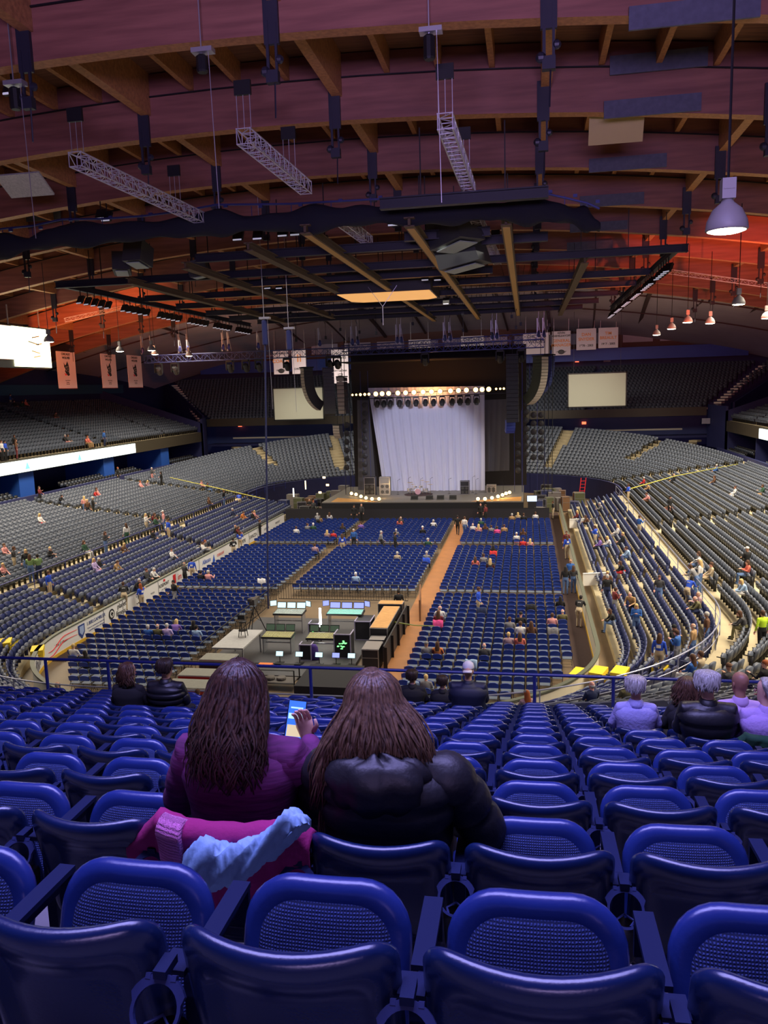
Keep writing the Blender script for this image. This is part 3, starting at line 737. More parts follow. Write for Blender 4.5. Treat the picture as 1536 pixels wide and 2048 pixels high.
# yellow marked top steps of the near corners
for q,((px,py),w_) in enumerate([((1158,1347),1),((1197,1344),1),((1240,1344),1),((1322,1335),1),((28,1290),0),((75,1300),0),((10,1285),0)]):
    p=onZ(px,py,.9+.15*(q%4)); b=MB(); b.box((0,0,0),(.55,.95,.2)); b.box((0,.06,-.25),(.5,.8,.3)); o=b.build('yellow_step',M_YEL,None,(p[0],p[1],p[2]),(0,0,(-.35 if w_ else .5)))
    tag(o,f"yellow box step at the foot of the {'right' if w_ else 'left'} corner aisles, {ordn(q+1 if w_ else q-3)} from the {'floor' if w_ else 'picture edge'}",'step')
# ================================================================== FLOOR CHAIRS
M_CHBLUE=mat('blue_chair_back',(.015,.055,.36),.38,coat=.15); M_CHGREY=mat('grey_blue_chair_seat',(.09,.115,.16),.6); M_CHFR=mat('chair_frame',(.03,.035,.05),.4,.4)
def ch_back():
    b=MB(); rg=[]
    for (d,s_) in ((-.014,.93),(-.02,.97),(-.012,1.),(.012,1.),(.016,.95)):
        r=[]
        for (x,z) in [(-.215,0),(.215,0),(.222,.12),(.19,.20),(.11,.245),(0,.26),(-.11,.245),(-.19,.20),(-.222,.12)]:
            r.append((x*s_,d-.055*(1-(x/.22)**2)-.12*z-.2,.585+.12+(z-.12)*s_))
        rg.append(r)
    return b.loft(rg)
def ch_seat():
    b=MB(); rg=[]
    for (dz,s_) in ((-.02,.93),(-.012,1.),(.006,1.),(.014,.92)):
        rg.append([(x*s_,y*s_,.445+dz) for x,y in ((-.2,-.19),(.2,-.19),(.215,.0),(.20,.19),(.12,.215),(-.12,.215),(-.20,.19),(-.215,0))])
    return b.loft(rg)
def ch_frame():
    b=MB()
    for s_ in (-1,1):
        b.path([(s_*.225,.24,0),(s_*.225,-.02,.42),(s_*.225,-.20,.66),(s_*.215,-.24,.8)],.011,4)
        b.path([(s_*.22,-.24,0),(s_*.22,.15,.43)],.011,4); 
    b.tube((-.22,-.2,.07),(.22,-.2,.07),.008,4); b.tube((-.22,.2,.07),(.22,.2,.07),.008,4)
    return b
CH=[]
def chair_ok(x,y):
    if y<35.5 and abs(x)>4.5 and math.hypot(abs(x)-4.5,35.5-y)>7.25: return False
    return True
for r_ in range(58):
    y=30.4+.835*r_
    if y>72.9: break
    if 45.9<y<47.0 or 60.4<y<61.5: continue
    for bn,xs in (('right',[4.98+.52*c for c in range(14)]),('middle',[-4.25+.52*c for c in range(15)]),('left',[-5.7-.52*c for c in range(13)])):
        if bn=='middle' and y<46.5: continue
        for ci,x in enumerate(xs):
            if bn=='middle' and False: continue
            if bn=='left' and ci>12-max(0,(38-y))*.0 : continue
            if chair_ok(x,y) and vis(x,y,.6,60): CH.append((x+random.uniform(-.012,.012),y+random.uniform(-.015,.015),0,random.uniform(-.02,.02),bn,r_,ci))
CH.sort(key=lambda c:depth(c[0],c[1],.6))
parts=[('backrest',ch_back(),M_CHBLUE),('seat',ch_seat(),M_CHGREY),('frame',ch_frame(),M_CHFR)]
def hid(c): # behind the near seats: nothing of it shows
    d=np.array([c[0],c[1],.85])-CAM; w_=d@_F; v=1024-CAMF*(d@_U)/w_; return v>1412
CH=[c for c in CH if not hid(c)]
rest=[c[:4] for c in CH[300:]]
o=many('floor_chair_rows',join(*[p[1] for p in parts]),rest,[p[2] for p in parts]); tag(o,'rows of empty blue folding chairs across the arena floor up to the stage','chair',None,'stuff')
root=empty('folding_chair',(0,0,0),'x','chair','blue folding chairs on the floor')
for pn,pm,m_ in parts: pm.build(pn,m_,root)
rk={}
for k,c in enumerate(sorted(CH[:300],key=lambda c:(c[5],c[0]))):
    r=root if k==0 else copy_tree(root); r.location=c[:3]; r.rotation_euler=(0,0,c[3])
    key=(c[4],c[5]); rk[key]=rk.get(key,0)+1
    r['label']=f"blue folding chair with grey seat, {'right block' if c[4]=='right' else 'left block'}, {ordn(c[5]+1)} row, {ordn(rk[key])} chair"
# ================================================================== PEOPLE
def remesh(mb,vox,name):
    me=mb.mesh(name,[]) if False else bpy.data.meshes.new(name); me.from_pydata(mb.V,[],mb.F); fixn(me)
    o=bpy.data.objects.new(name,me); COL.objects.link(o); md=o.modifiers.new('r','REMESH'); md.mode='VOXEL'; md.voxel_size=vox; md.adaptivity=0
    sm=o.modifiers.new('s','SMOOTH'); sm.factor=.5; sm.iterations=3
    bpy.context.view_layer.update(); e=o.evaluated_get(bpy.context.evaluated_depsgraph_get()); out=bpy.data.meshes.new_from_object(e)
    bpy.data.objects.remove(o); bpy.data.meshes.remove(me); return out
def hand(mb,w_,d,side,curl=.5,mi=4):
    """palm and five bent fingers from wrist w_ along direction d"""
    d=np.array(d,float); d/=np.linalg.norm(d); up=np.array([0,0,1.]) if abs(d[2])<.8 else np.array([0,1.,0])
    a=np.cross(d,up); a/=np.linalg.norm(a); n=np.cross(a,d)
    w_=np.array(w_,float)
    rings=[]
    for t,wd,th in ((-.015,.022,.018),(.02,.034,.016),(.06,.041,.014),(.092,.040,.011)):
        c=w_+d*t; rings.append([c+a*wd*math.cos(q)+n*th*math.sin(q) for q in np.linspace(0,2*PI,9)[:-1]])
    mb.loft(rings,mi)
    for i,L in enumerate((.068,.078,.072,.056)):
        b=w_+d*.088+a*(.030-.020*i)*side; p=[b]; dd=d.copy(); 
        for q,f in enumerate((.45,.32,.25)):
            an=curl*(.5+.35*q); dd=dd*math.cos(an)-n*math.sin(an); dd/=np.linalg.norm(dd); p.append(p[-1]+dd*L*f)
        mb.path(p,[.0095,.009,.008,.006],6,mi)
    b=w_+d*.03+a*.036*side; mb.path([b,b+a*.022*side+d*.022-n*.008,b+a*.024*side+d*.05-n*.02],[.012,.0105,.007],6,mi)
def body(name,P,vox=.019,bulk=1.,handvox=None):
    """P: hip, neck (base), head centre, elbows, wrists, knees, ankles, toes"""
    mb=MB(); caps=[]
    g=lambda k:np.array(P[k],float)
    hip,neck,head=g('hip'),g('neck'),g('head'); sp=neck-hip; L=np.linalg.norm(sp); s=sp/L; R=g('R') if 'R' in P else np.array([1.,0,0]); f=np.cross(s,R); f/=np.linalg.norm(f); f=-f if f[1]<0 and 'R' not in P else f
    sw=P.get('sw',.19)*bulk
    rings=[]
    for t,rx,ry in ((-.16,.10,.09),(-.10,.155,.115),(0,.17,.125),(.25,.15,.115),(.55,.165,.125),(.78,.19,.125),(.92,.175,.10),(1.0,.09,.075),(1.04,.06,.06)):
        c=hip+s*L*t; rings.append([c+R*rx*bulk*math.cos(q)+f*ry*bulk*math.sin(q) for q in np.linspace(0,2*PI,17)[:-1]])
    mb.loft(rings); caps.append((hip+s*.12*L,neck-s*.03,.10,1)); caps.append((hip-s*.16*L,hip+s*.02,.15,2))
    mb.path([neck-s*.04,neck*.4+head*.6],[.058,.052],12); caps.append((neck+s*.03,head,.06,0))
    fd=np.array(P.get('face',(0,1,0)),float); fd/=np.linalg.norm(fd); rt=np.cross(fd,(0,0,1.))
    def hl(a,b,c): return head+rt*a+fd*b+np.array([0,0,c])
    rr=[]
    for z,rx,ry,fo in ((-.125,.030,.035,.045),(-.11,.048,.055,.03),(-.075,.062,.078,.012),(-.03,.072,.09,.0),(.02,.077,.098,-.004),(.06,.074,.094,-.008),(.095,.055,.070,-.010),(.115,.025,.035,-.01)):
        rr.append([hl(rx*math.cos(q),ry*math.sin(q)+fo,z) for q in np.linspace(0,2*PI,15)[:-1]])
    mb.loft(rr); caps.append((head,head+np.array([0,0,.02]),.11,0))
    for q in (-1,1):
        sh=neck+R*sw*q-s*.055; el=g('elbow'+('L' if q<0 else 'R')); wr=g('wrist'+('L' if q<0 else 'R'))
        mb.path([neck-s*.03+R*.06*q,sh,sh*.6+el*.4,el,wr*.85+el*.15,wr],[.06,.07*bulk,.058*bulk,.046*bulk,.036*bulk,.030],12)
        caps+= [(sh,el,.055,1),(el,wr,.045,1),(wr,wr,.0,0)]
        kn=g('knee'+('L' if q<0 else 'R')); an=g('ankle'+('L' if q<0 else 'R')); hj=hip+R*.095*q-s*.03
        mb.path([hj,hj*.5+kn*.5,kn,kn*.55+an*.45,an],[.095*bulk,.082*bulk,.06,.056,.042],12); caps+=[(hj,kn,.08,2),(kn,an,.06,2)]
        to=np.array(P.get('toe'+('L' if q<0 else 'R'),an+np.array([0,.17,-.045])),float); he=an+(an-to)*.3; he[2]=to[2]
        mb.path([he+np.array([0,0,.01]),an+np.array([0,0,-.035]),an*.4+to*.6+np.array([0,0,.012]),to],[.036,.045,.042,.030],10); caps+=[(he,to,.045,3)]
    me=remesh(mb,vox,name)
    nf=len(me.polygons); C=np.zeros(nf*3); me.polygons.foreach_get('center',C); C=C.reshape(-1,3); best=np.full(nf,9.); idx=np.zeros(nf,int)
    for a,b,r,t in caps:
        ab=b-a; q=np.clip(((C-a)@ab)/max(1e-9,ab@ab),0,1); dd=np.linalg.norm(C-a-q[:,None]*ab,axis=1)-r; m_=dd<best; best[m_]=dd[m_]; idx[m_]=t
    V=np.zeros(len(me.vertices)*3); me.vertices.foreach_get('co',V); V=V.reshape(-1,3)
    out=MB(); out.V=[tuple(v) for v in V]; out.F=[tuple(p.vertices) for p in me.polygons]; out.M=[int(i) for i in idx]
    out.ball(hl(0,.105,-.02),.016,6,0,(.8,1.1,1.4))
    for q in (-1,1):
        out.ball(hl(.032*q,.088,.012),.011,6,4); out.ball(hl(.076*q,-.005,-.01),.026,6,0,(.4,.7,1.2)); out.box(tuple(hl(.032*q,.092,.035)),(.03,.012,.006),4)
    out.ball(hl(0,.098,-.062),.022,6,5,(1.1,.4,.3))
    for q in (-1,1):
        k='L' if q<0 else 'R'; w_=g('wrist'+k); d=g('hand'+k) if 'hand'+k in P else w_-g('elbow'+k); hand(out,w_,d,-q,P.get('curl',.5),0)
    bpy.data.meshes.remove(me); r=bpy.data.meshes.new(name); r.from_pydata(out.V,[],out.F)
    for q in range(6): r.materials.append(None)
    r.polygons.foreach_set('material_index',out.M); r.polygons.foreach_set('use_smooth',[True]*len(out.F)); r.update()
    return r,head,fd
SK=dict
ST=SK(hip=(0,0,.95),neck=(0,-.01,1.46),head=(0,.02,1.63),elbowL=(-.25,-.03,1.16),elbowR=(.25,-.03,1.16),wristL=(-.27,.06,.92),wristR=(.27,.06,.92),kneeL=(-.10,.02,.5),kneeR=(.10,.02,.5),ankleL=(-.11,-.02,.08),ankleR=(.12,-.02,.08))
def alt(b,**k): d=dict(b); d.update(k); return d
SI=SK(hip=(0,-.02,.55),neck=(0,-.10,1.05),head=(0,-.06,1.22),elbowL=(-.24,.02,.78),elbowR=(.24,.02,.78),wristL=(-.10,.26,.68),wristR=(.10,.26,.68),kneeL=(-.12,.42,.55),kneeR=(.13,.42,.55),ankleL=(-.12,.46,.09),ankleR=(.13,.44,.09))
POSES={
 'stand':ST,
 'fold':alt(ST,elbowL=(-.25,.06,1.18),elbowR=(.25,.06,1.18),wristL=(.06,.22,1.2),wristR=(-.06,.24,1.17),handL=(1,.1,.1),handR=(-1,.1,.1)),
 'talk':alt(ST,elbowR=(.27,.08,1.2),wristR=(.16,.28,1.36),elbowL=(-.25,.04,1.16),wristL=(-.14,.24,1.08),face=(.4,1,0)),
 'walk':alt(ST,kneeL=(-.10,.2,.52),ankleL=(-.10,.26,.08),kneeR=(.10,-.02,.5),ankleR=(.10,-.30,.12),wristL=(-.25,-.14,.95),wristR=(.25,.2,.98)),
 'lean':alt(ST,hip=(0,-.12,.92),neck=(0,.16,1.36),head=(0,.25,1.5),elbowL=(-.25,.22,1.1),elbowR=(.25,.22,1.1),wristL=(-.16,.46,1.06),wristR=(.16,.46,1.06),kneeL=(-.10,-.02,.48),kneeR=(.10,-.02,.48),ankleL=(-.1,-.1,.08),ankleR=(.1,-.1,.08)),
 'phone':alt(ST,elbowL=(-.23,.08,1.16),elbowR=(.23,.08,1.16),wristL=(-.06,.27,1.3),wristR=(.06,.27,1.3),head=(0,.05,1.61),curl=.9),
 'sit':SI,
 'sitlean':alt(SI,neck=(0,.12,.98),head=(0,.22,1.12),elbowL=(-.2,.30,.68),elbowR=(.2,.30,.68),wristL=(-.05,.48,.66),wristR=(.05,.48,.66)),
 'sitphone':alt(SI,wristL=(-.05,.28,.86),wristR=(.05,.28,.86),head=(0,-.03,1.2),curl=.9),
 'sitturn':alt(SI,face=(1,.35,0),elbowR=(.3,.0,.82),wristR=(.26,.24,.9)),
 'sitturnl':alt(SI,face=(-1,.35,0),elbowL=(-.3,.0,.82),wristL=(-.26,.24,.9)),
}
BODY={k:body('body_'+k,v) for k,v in POSES.items()}
def hairmesh(kind):
    b=MB()
    if kind in('short','crop'):
        rr=[]
        for z,rx,ry,fo in ((-.06,.060,.05,-.055),(-.03,.080,.085,-.025),(.02,.089,.100,-.016),(.06,.088,.104,-.010),(.10,.070,.085,-.012),(.13,.032,.04,-.014)): rr.append([(rx*math.cos(q),ry*math.sin(q)+fo,z) for q in np.linspace(0,2*PI,13)[:-1]])
        b.loft(rr)
    elif kind=='long':
        rr=[]
        for z,rx,ry,fo in ((-.34,.06,.03,-.10),(-.28,.11,.05,-.095),(-.18,.115,.06,-.08),(-.08,.10,.07,-.06),(.0,.093,.095,-.03),(.05,.092,.105,-.012),(.10,.072,.086,-.012),(.135,.034,.042,-.014)): rr.append([(rx*math.cos(q)*(1+.05*math.sin(5*q)),ry*math.sin(q)+fo,z) for q in np.linspace(0,2*PI,17)[:-1]])
        b.loft(rr)
    elif kind=='beanie':
        b.lathe([(.088,.02),(.094,.03),(.094,.07),(.085,.11),(.05,.15),(.012,.165)],14,(0,-.006,0),0,None,1,1.12)
    elif kind=='cap':
        b.lathe([(.086,.03),(.09,.06),(.078,.11),(.04,.14),(.006,.148)],14,(0,-.006,0),0,None,1,1.12); b.box((0,.135,.035),(.13,.1,.012))
    else:
        rr=[]
        for z,rx,ry,fo in ((-.05,.062,.04,-.06),(.0,.083,.07,-.035),(.03,.080,.06,-.045)): rr.append([(rx*math.cos(q),ry*math.sin(q)+fo,z) for q in np.linspace(0,2*PI,13)[:-1]])
        b.loft(rr)
    me=b.mesh('hair',[M_BLK],True); fixn(me); return me
HAIR={k:hairmesh(k) for k in('short','long','beanie','cap','bald')}
CLR={'black':(.012,.012,.014),'dark grey':(.05,.05,.055),'grey':(.22,.22,.23),'white':(.72,.71,.70),'royal blue':(.02,.08,.60),'blue':(.03,.12,.42),'light blue':(.33,.48,.70),'navy':(.015,.025,.08),'dark red':(.16,.02,.025),'red':(.6,.03,.03),'pink':(.75,.33,.32),'hot pink':(.8,.08,.30),'brown':(.13,.06,.03),'tan':(.42,.26,.12),'khaki':(.50,.40,.26),'orange':(.62,.20,.04),'coral':(.70,.17,.12),'olive':(.13,.12,.05),'green':(.20,.32,.12),'dark green':(.03,.09,.05),'lilac':(.55,.42,.72),'purple':(.22,.12,.45),'denim':(.09,.16,.34),'yellow-green':(.62,.95,.04),'blond':(.60,.42,.18),'brown hair':(.08,.035,.018),'black hair':(.015,.011,.01),'grey hair':(.5,.48,.46),'red hair':(.32,.08,.02),'mauve':(.42,.27,.30),'skin':(.62,.33,.22),'dark skin':(.22,.10,.06)}
def cm(n,rough=.85): return mat('cloth_'+n.replace(' ','_'),CLR[n],rough)
SKINS=[mat('skin_light',(.68,.38,.27),.6),mat('skin_rosy',(.72,.36,.28),.6),mat('skin_tan',(.5,.26,.16),.6)]
M_LIP=mat('lips',(.45,.12,.10),.6)
allseats=[(s_[0],s_[1],s_[2],s_[3]) for s_ in A_+B_+C_]; AS=np.array(allseats); CS=np.array([(c[0],c[1],0,c[3]) for c in CH])
HB={'blond':'blond','brown':'brown hair','black':'black hair','grey':'grey hair','red':'red hair','white':'white'}
PEOPLE=[]
def person(hx,hy,pose,top,bot,hair,ht,face=None,snap=True,extra='',gz=None):
    me,head,fd=BODY[pose]; h=float(head[2]); sit=pose.startswith('sit')
    d=ray(hx,hy); t=14.
    while t<130:
        p=CAM+d*t; x,y,z=p
        if abs(x)>33.9 and y<103.4 and z>4: g=7.55+.27*min(15,int((abs(x)-34)/.88)); n_=(math.copysign(1,x),0)
        elif abs(x)>33.3 and abs(x)<33.9: g=3.6;n_=(math.copysign(1,x),0)
        else:
            g,s_=ground(x,y); n_=(s_[3],s_[4]) if s_ is not None else (0,-1)
            if gz is not None: g=gz
        if z<=g+h: break
        if abs(x)>48.2: x=math.copysign(48.2,x); break
        t+=.25 if t<70 else .35
    rz=0.
    if sit and snap:
        T=CS if g==0 else AS; i=np.argmin((T[:,0]-x)**2+(T[:,1]-y)**2)
        if (T[i,0]-x)**2+(T[i,1]-y)**2<1.4: x,y,g,rz=[float(v) for v in T[i]]
    if not sit or not snap:
        rz=math.atan2(-n_[1],-n_[0])-PI/2 if g>0 else 0.
    if face is not None: rz=math.radians(face)
    reg='floor' if g==0 else ('left upper deck' if (g>7 and x<0) else ('left stand' if x<0 and y>30 else ('right stand' if x>12 and y>30 else 'stand below the guard rail')))
    if g==0: reg+=' '+('left block' if x<-5 else ('middle block' if x<4.2 else 'right block')) if y<78 else ' by the stage'
    hd=f"{hair}-haired" if ht in('short','long') else {'bald':'balding','cap':f'{hair}-capped','beanie':f'{hair}-beanied'}[ht]
    PEOPLE.append([hx,(pose,top,bot,hair,ht,x,y,g,rz),f"{hd} person {'seated' if sit else 'standing'} in {top}{' and '+bot if not sit else ' top'}{extra}",reg])
def usher(hx,hy,pose='stand',face=None): person(hx,hy,pose,'royal blue','khaki','brown','short',face)
exec('''
P=person
P(78,975,'talk','dark red','black','brown','long',-80);P(117,991,'sitlean','black','navy','black','short');P(86,1029,'sit','white','red','blond','long')
P(168,995,'talk','pink','denim','blond','long',40);P(174,1001,'stand','brown','black','blond','long',-120);P(185,997,'fold','black','black','grey','short',-60)
P(192,981,'sitlean','red','denim','brown','short');P(198,980,'sit','pink','khaki','brown','long')
P(26,1100,'phone','dark grey','khaki','brown','short',-60);P(51,1103,'stand','black','denim','blond','long',-150);P(59,1115,'fold','green','denim','brown','long',20);P(75,1114,'talk','green','navy','black','short',60)
P(3,1093,'sit','pink','grey','brown','short');P(11,1130,'sitturn','pink','black','blond','long');P(3,1138,'sit','dark grey','black','black','short')
P(98,1099,'sitphone','black','black','grey','short');P(109,1098,'sitturn','black','navy','blond','short');usher(96,1145)
P(176,1085,'sit','dark green','white','brown','long');P(209,1067,'phone','dark grey','denim','brown','long');P(225,1079,'sitlean','brown','tan','blond','long');P(252,1050,'stand','white','dark green','brown','long',60)
P(195,1127,'sit','lilac','lilac','blond','long');P(205,1122,'sitphone','black','grey','grey','short');P(240,1123,'sitlean','tan','khaki','brown','short')
P(291,1030,'talk','white','khaki','blond','long');P(304,1035,'sit','dark green','black','brown','short');P(310,1026,'sitlean','dark red','black','brown','long');P(326,1025,'stand','pink','denim','white','cap',120);usher(336,1046,'stand',150);P(293,1053,'sit','black','black','black','short')
P(283,964,'sit','pink','tan','red','short');P(294,963,'sitlean','mauve','tan','blond','long');P(303,938,'talk','dark grey','pink','grey','short');P(322,947,'fold','black','black','black','long',100)
P(402,963,'sit','mauve','grey','grey','short');P(409,964,'sit','pink','black','brown','short');P(417,967,'sitphone','black','denim','black','short');P(447,982,'stand','black','denim','brown','short');P(424,999,'sit','brown','black','brown','long')
usher(478,988,'lean',30);P(469,1021,'sit','navy','grey','grey','short');P(489,1025,'sitlean','orange','tan','brown','short');P(510,1028,'sit','black','black','brown','short');P(516,1026,'sitturn','pink','black','blond','long')
P(519,1043,'fold','black','black','brown','short',-60);P(484,1055,'sitlean','dark red','black','brown','long');P(493,1052,'sit','black','black','grey','bald')
P(479,1064,'talk','royal blue','khaki','brown','long',20);P(466,1080,'talk','black','khaki','black','short',40)
P(404,1085,'sitphone','white','black','brown','short');P(417,1081,'sit','dark grey','grey','red','short');P(353,1103,'sitturn','white','black','brown','short')
P(368,1128,'fold','dark grey','black','grey','bald',-20);P(383,1119,'stand','royal blue','khaki','black','short',10);P(395,1147,'sit','black','black','black','short');P(413,1147,'sitturn','pink','grey','grey','short')
P(308,1140,'sitlean','white','black','grey','short');P(314,1139,'sit','dark grey','black','brown','short');P(347,1166,'walk','black','grey','black','short',150)
P(272,1164,'lean','black','navy','grey','short',-100);P(281,1172,'talk','royal blue','khaki','red','long',70);P(247,1177,'lean','black','khaki','brown','short',30)
P(147,1298,'sit','white','black','blond','short');P(169,1302,'sitturnl','black','black','black','long');P(292,1254,'sit','blue','navy','grey','short');P(312,1254,'sit','olive','black','grey','bald');P(327,1256,'sit','lilac','black','grey','short')
P(350,1251,'sitlean','purple','black','blond','long');P(377,1249,'sit','black','black','black','long');P(394,1249,'sit','light blue','grey','black','short')
P(684,1071,'stand','royal blue','khaki','brown','long',20);P(707,1060,'stand','blue','black','grey','short',180)
P(596,1056,'sit','white','black','brown','short');P(608,1050,'sitturn','grey','grey','brown','short');P(620,1050,'sit','dark green','grey','white','short');P(635,1029,'lean','grey','black','grey','short',20);P(646,1033,'sit','tan','black','brown','short');P(661,1029,'sit','white','grey','brown','long')
P(659,1064,'sit','mauve','black','blond','long');P(667,1064,'sit','red','black','brown','short');P(695,1048,'sit','dark grey','black','brown','long');P(710,1047,'sitturnl','purple','black','brown','short');P(793,1041,'sit','coral','black','brown','long');P(805,1037,'sit','dark grey','black','grey','bald')
P(762,1065,'walk','grey','black','grey','short',-60);P(790,1069,'walk','black','black','black','short',-90);P(798,1058,'sit','grey','grey','grey','short');P(843,1056,'sit','black','black','white','beanie');P(862,1043,'sit','white','black','grey','short');P(871,1041,'sitturnl','black','pink','brown','bald');P(853,1079,'sitturn','dark green','grey','grey','short')
P(795,1106,'sit','khaki','grey','grey','short');P(874,1105,'sit','grey','black','grey','short');P(702,1151,'sit','light blue','black','white','short');P(797,1184,'stand','black','black','black','short',10);P(642,1092,'sit','mauve','black','brown','short')
P(915,1033,'walk','black','black','black','short');P(929,1037,'stand','white','denim','brown','short',-30);P(940,1050,'sit','white','grey','grey','bald');P(954,1052,'sit','pink','grey','blond','long');P(961,1039,'sit','dark green','black','grey','short')
P(970,1050,'sit','brown','black','brown','long');P(980,1052,'sit','grey','black','brown','short');P(991,1056,'sit','hot pink','black','brown','short');P(1004,1054,'sit','tan','grey','brown','short');P(1025,1029,'sit','tan','black','grey','short');P(1037,1027,'sit','khaki','black','blond','long');P(1050,1030,'sit','black','black','brown','short');P(1073,1024,'sit','white','black','brown','short')
P(1035,1067,'sit','white','pink','white','cap');P(1049,1060,'sit','brown','tan','brown','long');P(1048,1079,'sit','red','pink','brown','short');P(1058,1078,'sit','pink','grey','blond','long');P(993,1090,'sit','black','black','black','long')
P(946,1118,'sit','coral','grey','brown','long');P(960,1113,'sit','grey','black','brown','short');P(973,1122,'sit','dark grey','black','blond','long');P(987,1122,'sit','dark red','black','grey','bald');P(957,1181,'walk','royal blue','khaki','brown','short',-100)
P(877,1223,'sit','dark red','black','brown','long');P(888,1221,'sitturnl','white','black','grey','bald');P(1020,1236,'sit','grey','black','brown','short');P(1040,1247,'sit','white','grey','brown','short');P(1037,1232,'sit','black','black','black','beanie');P(1065,1253,'sit','brown','black','brown','long')
P(1097,1232,'sit','pink','navy','brown','short');P(1122,1226,'sit','olive','navy','grey','bald');P(1015,1272,'sit','mauve','grey','blond','short');P(1040,1270,'sit','coral','dark red','brown','long');P(970,1291,'sit','dark grey','black','grey','bald')
P(843,1289,'sit','grey','black','grey','cap');P(864,1295,'sit','dark red','black','blond','long');P(887,1291,'sit','orange','black','brown','long');P(1111,1194,'sit','black','black','black','long')
P(826,1352,'sit','light blue','black','grey','short',gz=0.);P(848,1352,'sit','grey','black','blond','short',gz=0.);P(1042,1376,'sit','mauve','black','red','long',gz=2.0);P(1059,1378,'sit','grey','black','grey','cap',gz=2.0)
P(1134,1075,'stand','royal blue','khaki','brown','long',30);P(1133,1064,'stand','dark red','black','brown','short',180);P(1131,1137,'stand','black','denim','black','long',0);P(1147,1135,'stand','dark grey','denim','brown','long',-10);P(1141,1124,'stand','blue','denim','grey','bald',180);P(1159,1198,'lean','black','khaki','black','short',-20)
P(1215,1156,'stand','black','navy','grey','short',0,extra=' with wide back');P(1215,1146,'talk','brown','black','blond','short',180);P(1230,1180,'phone','dark red','grey','brown','short',-70);P(1264,1190,'lean','tan','black','grey','bald',150);P(1273,1212,'phone','blue','denim','blond','long',170);P(1211,1225,'sitlean','black','denim','brown','long')
P(1319,1154,'walk','dark grey','denim','brown','short',170);usher(1191,1054,'phone',60);P(1237,1053,'sit','white','grey','blond','long');P(1241,1070,'sit','black','black','blond','short');P(1213,1077,'sitlean','white','denim','blond','long');P(1205,1078,'sit','purple','black','brown','short');P(1259,1092,'sitlean','light blue','denim','brown','short');P(1240,1127,'sitlean','black','red','brown','long')
P(1279,1034,'talk','blue','khaki','brown','short',-60);P(1146,1023,'sit','dark red','black','blond','long');P(1169,1037,'sitlean','brown','black','brown','long');P(1211,1009,'sitlean','grey','black','grey','short');usher(1257,971,'talk',60)
P(1286,956,'sit','red','black','grey','short');P(1302,969,'sitlean','tan','navy','brown','short');P(1297,988,'sitlean','pink','brown','brown','short');P(1344,950,'sit','black','black','grey','bald');P(1340,998,'walk','black','black','black','short',-140);P(1349,1005,'sitlean','brown','pink','brown','short')
P(1425,934,'sit','blue','black','grey','short');P(1436,953,'sit','brown','navy','brown','long');P(1479,975,'sit','white','white','brown','short');P(1517,974,'sitphone','dark green','tan','brown','short')
P(1376,1110,'sit','grey','denim','brown','long');P(1401,1127,'stand','white','denim','blond','long',60);P(1390,1138,'lean','grey','denim','brown','short',60);P(1423,1122,'sitlean','grey','navy','white','cap');P(1434,1130,'sit','khaki','khaki','brown','short')
P(1495,1100,'fold','black','black','white','cap',30);P(1487,1126,'sitphone','coral','denim','brown','long');P(1474,1168,'sitlean','light blue','white','blond','long');P(1378,1156,'lean','royal blue','khaki','black','long',-50)
P(1394,1193,'sitphone','mauve','black','grey','bald');P(1402,1200,'sitlean','olive','navy','grey','bald');P(1414,1232,'stand','brown','denim','grey','short',80);P(1387,1252,'stand','tan','denim','grey','bald',60);P(1355,1266,'phone','blue','grey','brown','short',60);P(1346,1257,'phone','black','black','black','beanie',-120);P(1319,1278,'stand','royal blue','khaki','brown','long',-20)
P(1370,1316,'sit','blue','white','brown','long');P(1382,1308,'sit','khaki','black','brown','short');P(1465,1232,'sitlean','dark grey','olive','brown','long');P(1526,1226,'stand','yellow-green','black','brown','short',20,extra=' safety vest');P(1490,1325,'sitturn','dark grey','black','brown','cap');P(1509,1323,'sitturnl','black','black','red','short')
P(1183,1361,'sit','navy','black','grey','bald',gz=2.4);P(1254,1371,'sit','olive','black','brown','short',gz=2.4);P(105,1349,'sit','grey','black','grey','bald',gz=1.7);P(401,1362,'sit','navy','black','brown','short',gz=2.2)
P(708,1014,'stand','black','black','brown','short',180);P(723,1011,'stand','dark grey','black','brown','bald',150);P(961,1009,'stand','black','black','grey','bald',180);P(971,1012,'stand','dark red','black','brown','short',60);P(619,1002,'fold','black','black','brown','bald',180);P(627,1003,'stand','dark grey','black','red','short',180);P(1106,1004,'stand','black','khaki','brown','short',90)
P(15,774,'fold','blue','khaki','brown','short',-60);P(31,807,'sit','black','tan','brown','short');P(48,804,'sitlean','dark green','black','brown','long');P(54,803,'sit','coral','black','red','short');P(111,829,'sitlean','brown','pink','brown','short');P(28,872,'stand','black','black','brown','short',-100);P(31,883,'stand','brown','dark red','brown','long',-60)
P(135,871,'sit','black','pink','grey','short');P(143,871,'sit','dark grey','white','brown','long');P(177,881,'sitlean','coral','tan','red','short');P(184,882,'sit','coral','tan','brown','long')
P(213,931,'stand','blue','navy','black','short',-90);P(235,936,'stand','black','black','red','short',-90);P(10,964,'stand','white','black','brown','short',-90);P(17,964,'stand','royal blue','black','black','short',-90)
''')
cnt={}
for p in PEOPLE: cnt.setdefault((p[2],p[3]),[]).append(p)
for k_,L_ in cnt.items():
    L_.sort(key=lambda p:p[0])
    for i,p in enumerate(L_): p.append('' if len(L_)==1 else f', {ordn(i+1)} from left')
